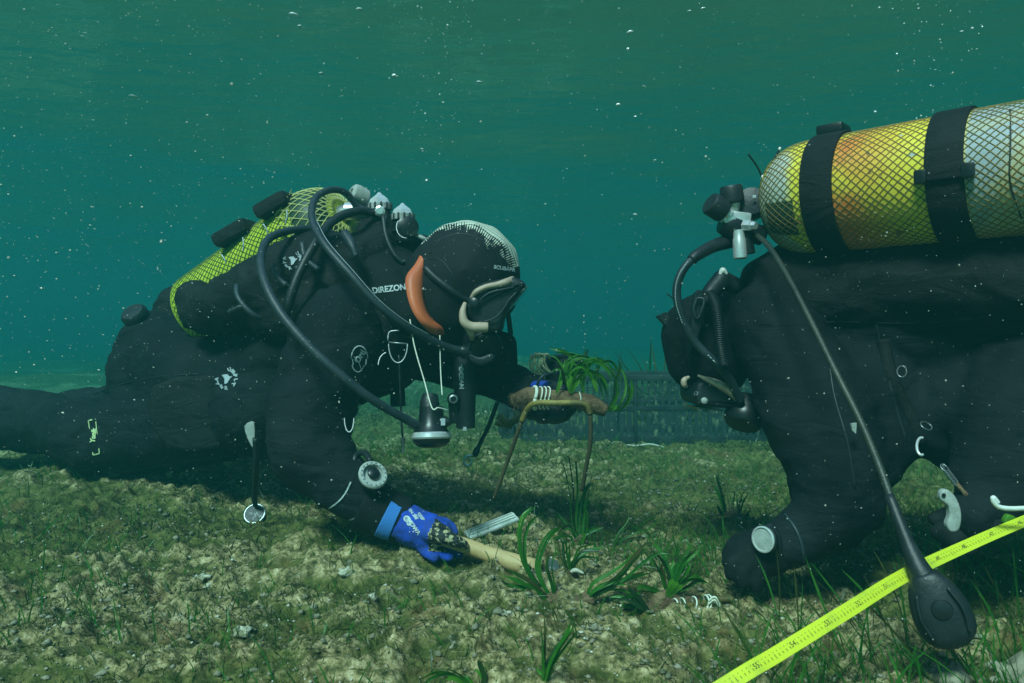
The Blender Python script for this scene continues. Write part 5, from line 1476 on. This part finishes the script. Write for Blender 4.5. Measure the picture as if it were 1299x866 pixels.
px_leaves(t, (826, 780), [
    [(826, 778), (810, 768), (795, 760), (782, 762)], [(826, 779), (808, 776), (794, 782), (782, 792)], [(826, 780), (812, 782), (802, 792), (798, 798)],
    [(824, 776), (812, 760), (803, 752), (796, 744)], [(828, 780), (824, 792), (821, 806)], [(826, 776), (806, 768), (788, 770), (778, 778)], [(826, 777), (815, 764), (800, 760), (790, 754)]],
    ['leaf_dark', 'leaf', 'leaf'], w=(.008, .012), wob=.03, dbase=d_ - .01)
tube('root', [P(826, 774, d_), P(838, 764, d_), P(856, 763, d_ + .01), P(876, 762, d_ + .03), P(900, 765, d_ + .04)], [.010, .016, .017, .012, .006], M['root'], t, sides=12)
blob('rhizome', [[(P(838, 758, d_), .014), (P(846, 756, d_), .012)], [(P(832, 772, d_), .016), (P(846, 768, d_), .016)]], M['root'], t, voxel=.003, wrinkle=.003, wscale=60)
tube('bent_rod', [P(838, 796, d_ - .03), P(840, 784, d_ - .03), P(848, 775, d_ - .028), P(862, 770, d_ - .02), P(885, 766, d_ - .01), P(915, 760, d_ + .0), P(930, 760, d_)], .0052, M['rod'], t, sides=9)
for x in (857, 866, 881, 896, 900):
    pts = [P(x + 1.5 * math.sin(a * 2), 770 - (x - 857) * .12, d_ - .018) + Vector((0, -.012 * math.cos(a), .013 * math.sin(a))) for a in np.linspace(0, 2 * PI, 10)]
    tube('string_turn', pts, .0013, M['string'], t, sides=5, n=2)
tube('loose_string', [P(899, 762, d_ - .03), P(906, 757, d_ - .035), P(912, 763, d_ - .035), P(914, 774, d_ - .03)], .0017, M['string'], t, sides=5)
tube('loose_string', [P(899, 766, d_ - .03), P(907, 761, d_ - .035), P(912, 772, d_ - .03)], .0013, M['string'], t, sides=5)

t = thing('seagrass_plant', ground_at(928, 665), 'dark stubby seagrass clump in the murk left of the head-down diver, above his glove', 'seagrass')
g = px_leaves(t, (926, 662), [[(922, 662), (918, 636), (912, 614), (908, 603)], [(924, 662), (930, 640), (932, 622)], [(926, 664), (938, 650), (944, 634), (950, 626)], [(924, 664), (914, 650), (910, 640)], [(926, 664), (934, 648), (936, 630)], [(928, 666), (944, 658), (952, 646)]], ['leaf_dark'], w=(.007, .011), wob=.04)
base_clump(t, g, .020)
tube('pale_root', [g + Vector((-.03, -.01, .004)), g + Vector((-.01, -.012, .007))], .003, M['rod'], t, n=2)

# distant clumps
for px, py, h_, lab in ((838, 522, .50, 'hazy yellow-green weed clump rising behind the far corner of the crate'), (858, 512, .36, 'smaller hazy weed clump half hidden by the hood of the head-down diver')):
    y0 = 4.3 if px < 850 else 4.5
    x0 = P(px, 0, y0).x
    g = on_ground(x0, y0)
    t = thing('seaweed_clump', g, lab, 'seaweed')
    r = random.Random(px); 
    for k in range(46):
        bm = bmesh.new()
        dv = Vector((r.uniform(-.9, .9), r.uniform(-.6, .6), 1))
        blade(bm, g + Vector((r.uniform(-.10, .10), r.uniform(-.07, .07), -.01)), dv, h_ * r.uniform(.45, 1.1), r.uniform(.007, .013), (r.uniform(-.7, .7), r.uniform(-.4, .4), -.3), 7, r.uniform(-1, 1))
        obj('leaf', bm, M['turf'] if k % 5 else M['leaf'], t)

# single grass shoots near the measuring tape (each a plant of its own)
shoots = [(1010, 838, 'left of the tape'), (962, 858, 'x'), (1075, 835, 'x'), (1110, 850, 'x'), (1052, 858, 'x'), (1150, 858, 'x'), (1185, 862, 'x'), (1236, 862, 'x'), (1270, 850, 'x'), (1130, 800, 'x'), (1090, 800, 'x'), (990, 788, 'x'), (1046, 742, 'x'), (1010, 760, 'x'), (1262, 800, 'x'), (1290, 790, 'x'), (1155, 824, 'x'), (1220, 850, 'x')]
ordn = ['first', 'second', 'third', 'fourth', 'fifth', 'sixth', 'seventh', 'eighth', 'ninth', 'tenth', 'eleventh', 'twelfth', 'thirteenth', 'fourteenth', 'fifteenth', 'sixteenth', 'seventeenth', 'eighteenth']
side_of = lambda a: a[1] > 866 - (a[0] - 925) * .55
ranks = {}
for sd_, nm_ in ((True, 'in front of'), (False, 'behind')):
    for i_, a_ in enumerate(sorted([a for a in shoots if side_of(a) == sd_], key=lambda a: a[0])): ranks[a_] = 'slender seagrass shoot %s the yellow tape, %s from the left' % (nm_, ordn[i_])
for q, (px, py, _) in enumerate(shoots):
    g = ground_at(px, py)
    t = thing('grass_shoot', g, ranks[(px, py, _)], 'seagrass', 'slender shoots around the measuring tape')
    r = random.Random(q + 50)
    for k in range(r.choice((2, 3, 3))):
        bm = bmesh.new()
        blade(bm, g + Vector((r.uniform(-.006, .006), r.uniform(-.006, .006), -.005)), (r.uniform(-.75, .1), r.uniform(-.3, .2), 1), r.uniform(.07, .15), r.uniform(.0020, .0034), (r.uniform(-.5, .15), r.uniform(-.3, .3), -.1), 7, r.uniform(-1, 1))
        obj('leaf', bm, M['leaf'] if k else M['turf'], t)

# ground cover: fine turf, tufts and longer thin blades (nobody could count them)
def turf(name, n, region, hmin, hmax, w, m, dens_seed, thr, lean=0.5, dmin=0.0, seg=2, flat=1.0):
    r = np.random.default_rng(dens_seed)
    x0, x1, y0, y1 = region
    X = r.uniform(x0, x1, n * 3); Y = r.uniform(y0, y1, n * 3)
    f = fbm(X * 3.2, Y * 3.2, 0 * X, 4, dens_seed)
    keep = f > thr
    X = X[keep][:n]; Y = Y[keep][:n]; n = len(X)
    Z = ground_h(X, Y) + ground_detail(X, Y) - .003
    h = r.uniform(hmin, hmax, n) * (.5 + .5 * r.random(n)); az = r.uniform(0, PI, n)
    lx = r.normal(-.10, lean, n); ly = r.normal(0, lean * .7, n)
    ww = w * r.uniform(.6, 1.3, n)
    V = np.zeros((n, seg * 2 + 1, 3)); 
    for i in range(seg):
        t_ = i / seg
        ox = lx * h * t_ ** 1.3 + (lx * h * t_ * t_) * .4; oy = ly * h * t_ ** 1.3; oz = h * t_ * (1 - .12 * t_) * flat
        wd = ww * (1 - .35 * t_) / 2
        V[:, 2 * i, 0] = X + ox - np.cos(az) * wd; V[:, 2 * i, 1] = Y + oy - np.sin(az) * wd; V[:, 2 * i, 2] = Z + oz
        V[:, 2 * i + 1, 0] = X + ox + np.cos(az) * wd; V[:, 2 * i + 1, 1] = Y + oy + np.sin(az) * wd; V[:, 2 * i + 1, 2] = Z + oz
    V[:, -1, 0] = X + lx * h * 1.4; V[:, -1, 1] = Y + ly * h; V[:, -1, 2] = Z + h * .88 * flat
    m1 = seg * 2 + 1
    base = np.arange(n)[:, None] * m1
    tris = []
    for i in range(seg - 1):
        tris.append(base + np.array([2 * i, 2 * i + 1, 2 * i + 3])); tris.append(base + np.array([2 * i, 2 * i + 3, 2 * i + 2]))
    tris.append(base + np.array([2 * seg - 2, 2 * seg - 1, 2 * seg]))
    T = np.concatenate(tris).astype(np.int32)
    me = bpy.data.meshes.new(name)
    me.vertices.add(n * m1); me.vertices.foreach_set('co', V.reshape(-1))
    me.loops.add(T.size); me.loops.foreach_set('vertex_index', T.ravel())
    me.polygons.add(len(T)); me.polygons.foreach_set('loop_start', np.arange(0, T.size, 3, dtype=np.int32)); me.polygons.foreach_set('loop_total', np.full(len(T), 3, dtype=np.int32))
    me.update(calc_edges=True)
    return link(name, me, m, kind='stuff')
tag(turf('algal_turf', 90000, (-1.3, 1.3, .85, 3.0), .005, .016, .0018, M['turf'], 61, .05), 'short olive-green algal turf coating the near sea bed', None)
tag(turf('brown_algal_turf', 50000, (-1.2, 1.2, .85, 2.4), .005, .016, .0024, M['turf_brown'], 62, -.1), 'short brown algal fuzz between the patches of sand', None)
tag(turf('fine_seagrass', 5200, (-1.8, 1.8, .9, 4.0), .03, .075, .0024, M['leaf'], 63, .0, .35, seg=4), 'thin green seagrass blades scattered over the sea bed', None)
tag(turf('long_fine_seagrass', 900, (.25, 1.05, .85, 1.6), .06, .13, .0028, M['leaf'], 64, -.25, .35, seg=5), 'longer thin seagrass blades thick around the measuring tape', None)
tag(turf('dark_fine_seagrass', 2600, (-1.2, 1.2, .9, 2.6), .015, .05, .0022, M['leaf_dark'], 65, .0, .5, seg=3), 'dark thin seagrass debris among the turf', None)
tag(turf('leaf_litter', 2600, (-1.3, 1.3, .88, 2.6), .02, .06, .0030, M['leaf_old'], 67, -.4, 1.0, seg=4, flat=.22), 'browned dead seagrass leaves lying over the rubble', None)
tag(turf('pale_leaf_litter', 700, (-1.3, 1.3, .88, 2.4), .012, .04, .0018, M['chalk'], 68, -.4, 1.0, seg=3, flat=.25), 'bleached slivers of dead leaf on the sea bed', None)
tag(turf('tufted_algae', 16000, (-1.3, 1.3, .9, 2.8), .012, .034, .0022, M['turf'], 69, .42, .5, seg=3), 'denser tufts of olive algae standing in clumps', None)
tag(turf('far_algal_turf', 26000, (-3.5, 3.5, 2.8, 6.5), .012, .04, .006, M['turf'], 66, -.1), 'olive algal turf on the sea bed beyond the crate', None)

# rubble: stones of their own where they are large enough, the rest as grit
def stone_mesh(seed, flat=.6):
    bm = bmesh.new(); bmesh.ops.create_icosphere(bm, subdivisions=3, radius=1)
    r = random.Random(seed); o_ = Vector((r.random() * 9, r.random() * 9, r.random() * 9))
    for v in bm.verts:
        k = 1 + .6 * float(fbm(np.array([v.co.x * 1.9 + o_.x]), np.array([v.co.y * 1.9 + o_.y]), np.array([v.co.z * 1.9 + o_.z]), 4, seed)[0])
        v.co = Vector((v.co.x * k, v.co.y * k * .8, v.co.z * k * flat))
    me = bpy.data.meshes.new('stone'); bm.to_mesh(me); bm.free(); return me
smesh = [stone_mesh(i) for i in range(5)]
sp_ = [(1292, 858, .045, 'pinkish-beige stone at the bottom right corner under the grass'), (1210, 868, .035, 'beige stone cut by the bottom edge left of the corner stone'), (258, 738, .011, 'small pale stone left of a second pale pebble on the lower left sand'), (266, 748, .008, 'small pale pebble touching the pale stone on the lower left sand'), (310, 808, .016, 'white encrusted stone low in the left half of the sand'), (440, 735, .014, 'pale encrusted lump on the sand below the blue glove'), (472, 757, .009, 'small whitish pebble below and left of the tool handle'), (640, 782, .009, 'pale pebble left of the bright green bottom shoot')]
for q, (px, py, r_, lab) in enumerate(sp_):
    g = ground_at(px, min(py, 862))
    if py > 862: g = ground_at(px, py)
    me = smesh[q % 5].copy(); me.transform(Matrix.Diagonal((r_, r_, r_, 1))); 
    o = link('stone', me, M['stone'] if r_ > .03 else M['chalk'])
    o.location = g + Vector((0, 0, -r_ * .12)); o.rotation_euler = (0, 0, q * 1.3); tag(o, lab, 'stone')

def grit(name, n, region, smin, smax, m, seed, thr=-.1):
    r = np.random.default_rng(seed)
    x0, x1, y0, y1 = region
    ico = np.array([(0, 0, 1), (.94, 0, .2), (.2, .9, .1), (-.8, .5, .15), (-.7, -.6, .1), (.3, -.9, .2), (0, 0, -1)], float)
    fc = [(0, 1, 2), (0, 2, 3), (0, 3, 4), (0, 4, 5), (0, 5, 1), (6, 2, 1), (6, 3, 2), (6, 4, 3), (6, 5, 4), (6, 1, 5)]
    X = r.uniform(x0, x1, n * 3); Y = r.uniform(y0, y1, n * 3); k = fbm(X * 5, Y * 5, 0 * X, 3, seed) > thr
    X = X[k][:n]; Y = Y[k][:n]; n = len(X)
    Z = ground_h(X, Y) + ground_detail(X, Y)
    s_ = smin * (smax / smin) ** (r.random(n) ** 2.2)
    V = ico[None] * (s_[:, None, None] * r.uniform(.5, 1.4, (n, 1, 3))) * r.uniform(.7, 1.3, (n, 7, 1))
    a = r.uniform(0, 2 * PI, n); c_, si = np.cos(a)[:, None], np.sin(a)[:, None]
    vx = V[:, :, 0] * c_ - V[:, :, 1] * si + X[:, None]; vy = V[:, :, 0] * si + V[:, :, 1] * c_ + Y[:, None]; vz = V[:, :, 2] * .6 + Z[:, None] + s_[:, None] * .2
    co = np.stack([vx, vy, vz], -1).reshape(-1, 3)
    T = (np.arange(n)[:, None, None] * 7 + np.array(fc)[None]).reshape(-1, 3).astype(np.int32)
    me = bpy.data.meshes.new(name); me.vertices.add(len(co)); me.vertices.foreach_set('co', co.ravel())
    me.loops.add(T.size); me.loops.foreach_set('vertex_index', T.ravel())
    me.polygons.add(len(T)); me.polygons.foreach_set('loop_start', np.arange(0, T.size, 3, dtype=np.int32)); me.polygons.foreach_set('loop_total', np.full(len(T), 3, dtype=np.int32))
    me.update(calc_edges=True)
    return link(name, me, m, smooth=False, kind='stuff')
tag(grit('rubble', 9000, (-1.3, 1.3, .85, 2.6), .0015, .009, M['stone'], 71), 'brown encrusted rubble strewn over the sea bed', None)
tag(grit('shell_grit', 2600, (-1.2, 1.2, .85, 2.2), .0010, .0045, M['shell'], 72, .0), 'pale shell fragments scattered in the rubble', None)

# ================================================================== PARTICLES AND BUBBLES
def motes(name, n, region, smin, smax, m, seed, pw=2.0, streak=(0.0, 0.0, 0.0), keep=None):
    r = np.random.default_rng(seed)
    x0, x1, y0, y1, z0, z1 = region
    X = r.uniform(x0, x1, n); Y = r.uniform(y0, y1, n); Z = r.uniform(z0, z1, n)
    ok = Z > ground_h(X, Y) + .03
    if keep is not None: ok &= keep(X, Y, Z)
    X, Y, Z = X[ok], Y[ok], Z[ok]; n = len(X)
    s_ = smin * (smax / smin) ** (r.random(n) ** pw)
    oc = np.array([(1, 0, 0), (-1, 0, 0), (0, 1, 0), (0, -1, 0), (0, 0, 1), (0, 0, -1)], float)
    fc = np.array([(0, 2, 4), (2, 1, 4), (1, 3, 4), (3, 0, 4), (2, 0, 5), (1, 2, 5), (3, 1, 5), (0, 3, 5)])
    V = oc[None] * s_[:, None, None] * r.uniform(.5, 1.5, (n, 1, 3))
    V[:, 0] += np.array(streak) * s_[:, None]; V[:, 1] -= np.array(streak) * s_[:, None]
    co = (V + np.stack([X, Y, Z], -1)[:, None]).reshape(-1, 3)
    T = (np.arange(n)[:, None, None] * 6 + fc[None]).reshape(-1, 3).astype(np.int32)
    me = bpy.data.meshes.new(name); me.vertices.add(len(co)); me.vertices.foreach_set('co', co.ravel())
    me.loops.add(T.size); me.loops.foreach_set('vertex_index', T.ravel())
    me.polygons.add(len(T)); me.polygons.foreach_set('loop_start', np.arange(0, T.size, 3, dtype=np.int32)); me.polygons.foreach_set('loop_total', np.full(len(T), 3, dtype=np.int32))
    me.update(calc_edges=True)
    return link(name, me, m, smooth=True, kind='stuff')
tag(motes('drifting_particles', 9500, (-1.8, 1.8, .45, 2.6, .02, 1.5), .00022, .0011, M['snow'], 81, 2.0, keep=lambda X, Y, Z: fbm(X * 1.6, Y * 1.6, Z * 1.6, 2, 90) > -.15 + .35 * np.clip(Z - .6, 0, 1)), 'countless tiny pale specks drifting in the water', None)
tag(motes('near_drifting_particles', 9000, (-1.2, 1.2, .7, 1.55, .1, .95), .00020, .0009, M['snow'], 86, 2.3), 'fine pale specks drifting close in front of the two divers', None)
tag(motes('left_drifting_particles', 2600, (-1.8, -.55, .9, 2.4, .35, 1.5), .0004, .0017, M['snow'], 82, 1.5, (.8, 0, -.5)), 'short streaked specks drifting in the upper left water', None)
def col(cx, cy, r0, r1, z0, z1):
    return lambda X, Y, Z: np.hypot(X - cx, Y - cy) < r0 + (r1 - r0) * (Z - z0) / (z1 - z0)
bz = SURF_Z - .04
bp1 = P(540, 250, 2.1); bp2 = P(1190, 120, 2.2)
tag(motes('fine_bubble_stream', 2600, (bp1.x - .25, bp1.x + .25, bp1.y - .2, bp1.y + .2, bp1.z - .15, bz), .0007, .0036, M['bubble'], 83, 2.4, keep=col(bp1.x, bp1.y, .03, .20, bp1.z - .15, bz)), 'stream of fine bubbles rising behind the profile diver', None)
tag(motes('fine_bubble_column', 1700, (bp2.x - .30, bp2.x + .35, bp2.y - .2, bp2.y + .3, bp2.z - .20, bz), .0010, .0046, M['bubble'], 84, 2.2, keep=col(bp2.x, bp2.y, .06, .22, bp2.z - .20, bz)), 'loose column of fine bubbles rising above the big yellow tank', None)
tag(motes('scattered_microbubbles', 2600, (-2.4, 2.6, 2.2, 3.6, .9, bz), .0008, .0038, M['bubble'], 85, 2.8, (.5, 0, 0), keep=lambda X, Y, Z: fbm(X * 1.3, Y * 1.3, Z * 2, 3, 91) > .12), 'scattered small bubbles under the water surface', None)
bub = [(799, 41, 2.0, .0085, .6, 'largest bubble in the water above the crate, near the top'), (784, 133, 2.0, .0062, .7, 'bright bubble second from the top in the loose line above the crate'), (806, 148, 2.05, .0048, .6, 'bubble just right of and below the second bright one above the crate'), (797, 62, 2.05, .0045, .9, 'grey bubble right below the largest one above the crate'), (806, 272, 2.0, .0045, .6, 'lone bubble well below the others, level with the tank valves'), (831, 203, 2.05, .0036, .6, 'small bubble between the lone low one and the big tank'), (535, 189, 2.0, .0048, .5, 'bright bubble above the crest of the patterned hood'), (541, 229, 2.0, .0036, 1.2, 'small bubble directly above the crest of the patterned hood'), (500, 96, 2.3, .0070, .9, 'round bubble high above the profile diver'), (408, 93, 2.6, .0100, .35, 'flat bubble high on the left, above the first stages'), (170, 122, 2.4, .0130, .18, 'thin flattened bubble streak high on the far left'), (608, 104, 2.6, .0085, .4, 'flattened bubble up right of the round high bubble'), (372, 19, 2.6, .0170, .4, 'cluster-like white bubble patch at the top left of centre'), (455, 12, 2.6, .0110, .5, 'white bubble patch at the very top, left of centre'), (380, 33, 2.6, .0075, .5, 'white bubble right under the patch at the top left of centre'), (892, 11, 2.6, .0095, .45, 'whitish bubble at the top above the head-down diver'), (875, 14, 2.6, .0065, .5, 'smaller whitish bubble left of the one at the top above the head-down diver'), (1220, 40, 1.9, .0042, .6, 'bright bubble at the top right above the big tank'), (1110, 142, 1.9, .0036, 1.1, 'bubble just above the big tank between its two bands')]
for q, (px, py, d, r_, fl_, lab) in enumerate(bub):
    bm = bmesh.new(); bmesh.ops.create_icosphere(bm, subdivisions=2, radius=r_ * 1.05)
    for v in bm.verts:
        k = 1 + .22 * math.sin(v.co.x / r_ * 2.3 + q) + .15 * math.sin(v.co.y / r_ * 3 + q * 2)
        v.co = Vector((v.co.x * k, v.co.y, v.co.z * fl_ * (1 - .25 * (v.co.z < 0))))
    o = obj('air_bubble', bm, M['bubble'])
    o.location = P(px, py, d); o.rotation_euler = (0, random.uniform(-.2, .2), 0)
    tag(o, lab, 'bubble', 'larger bubbles in the water')
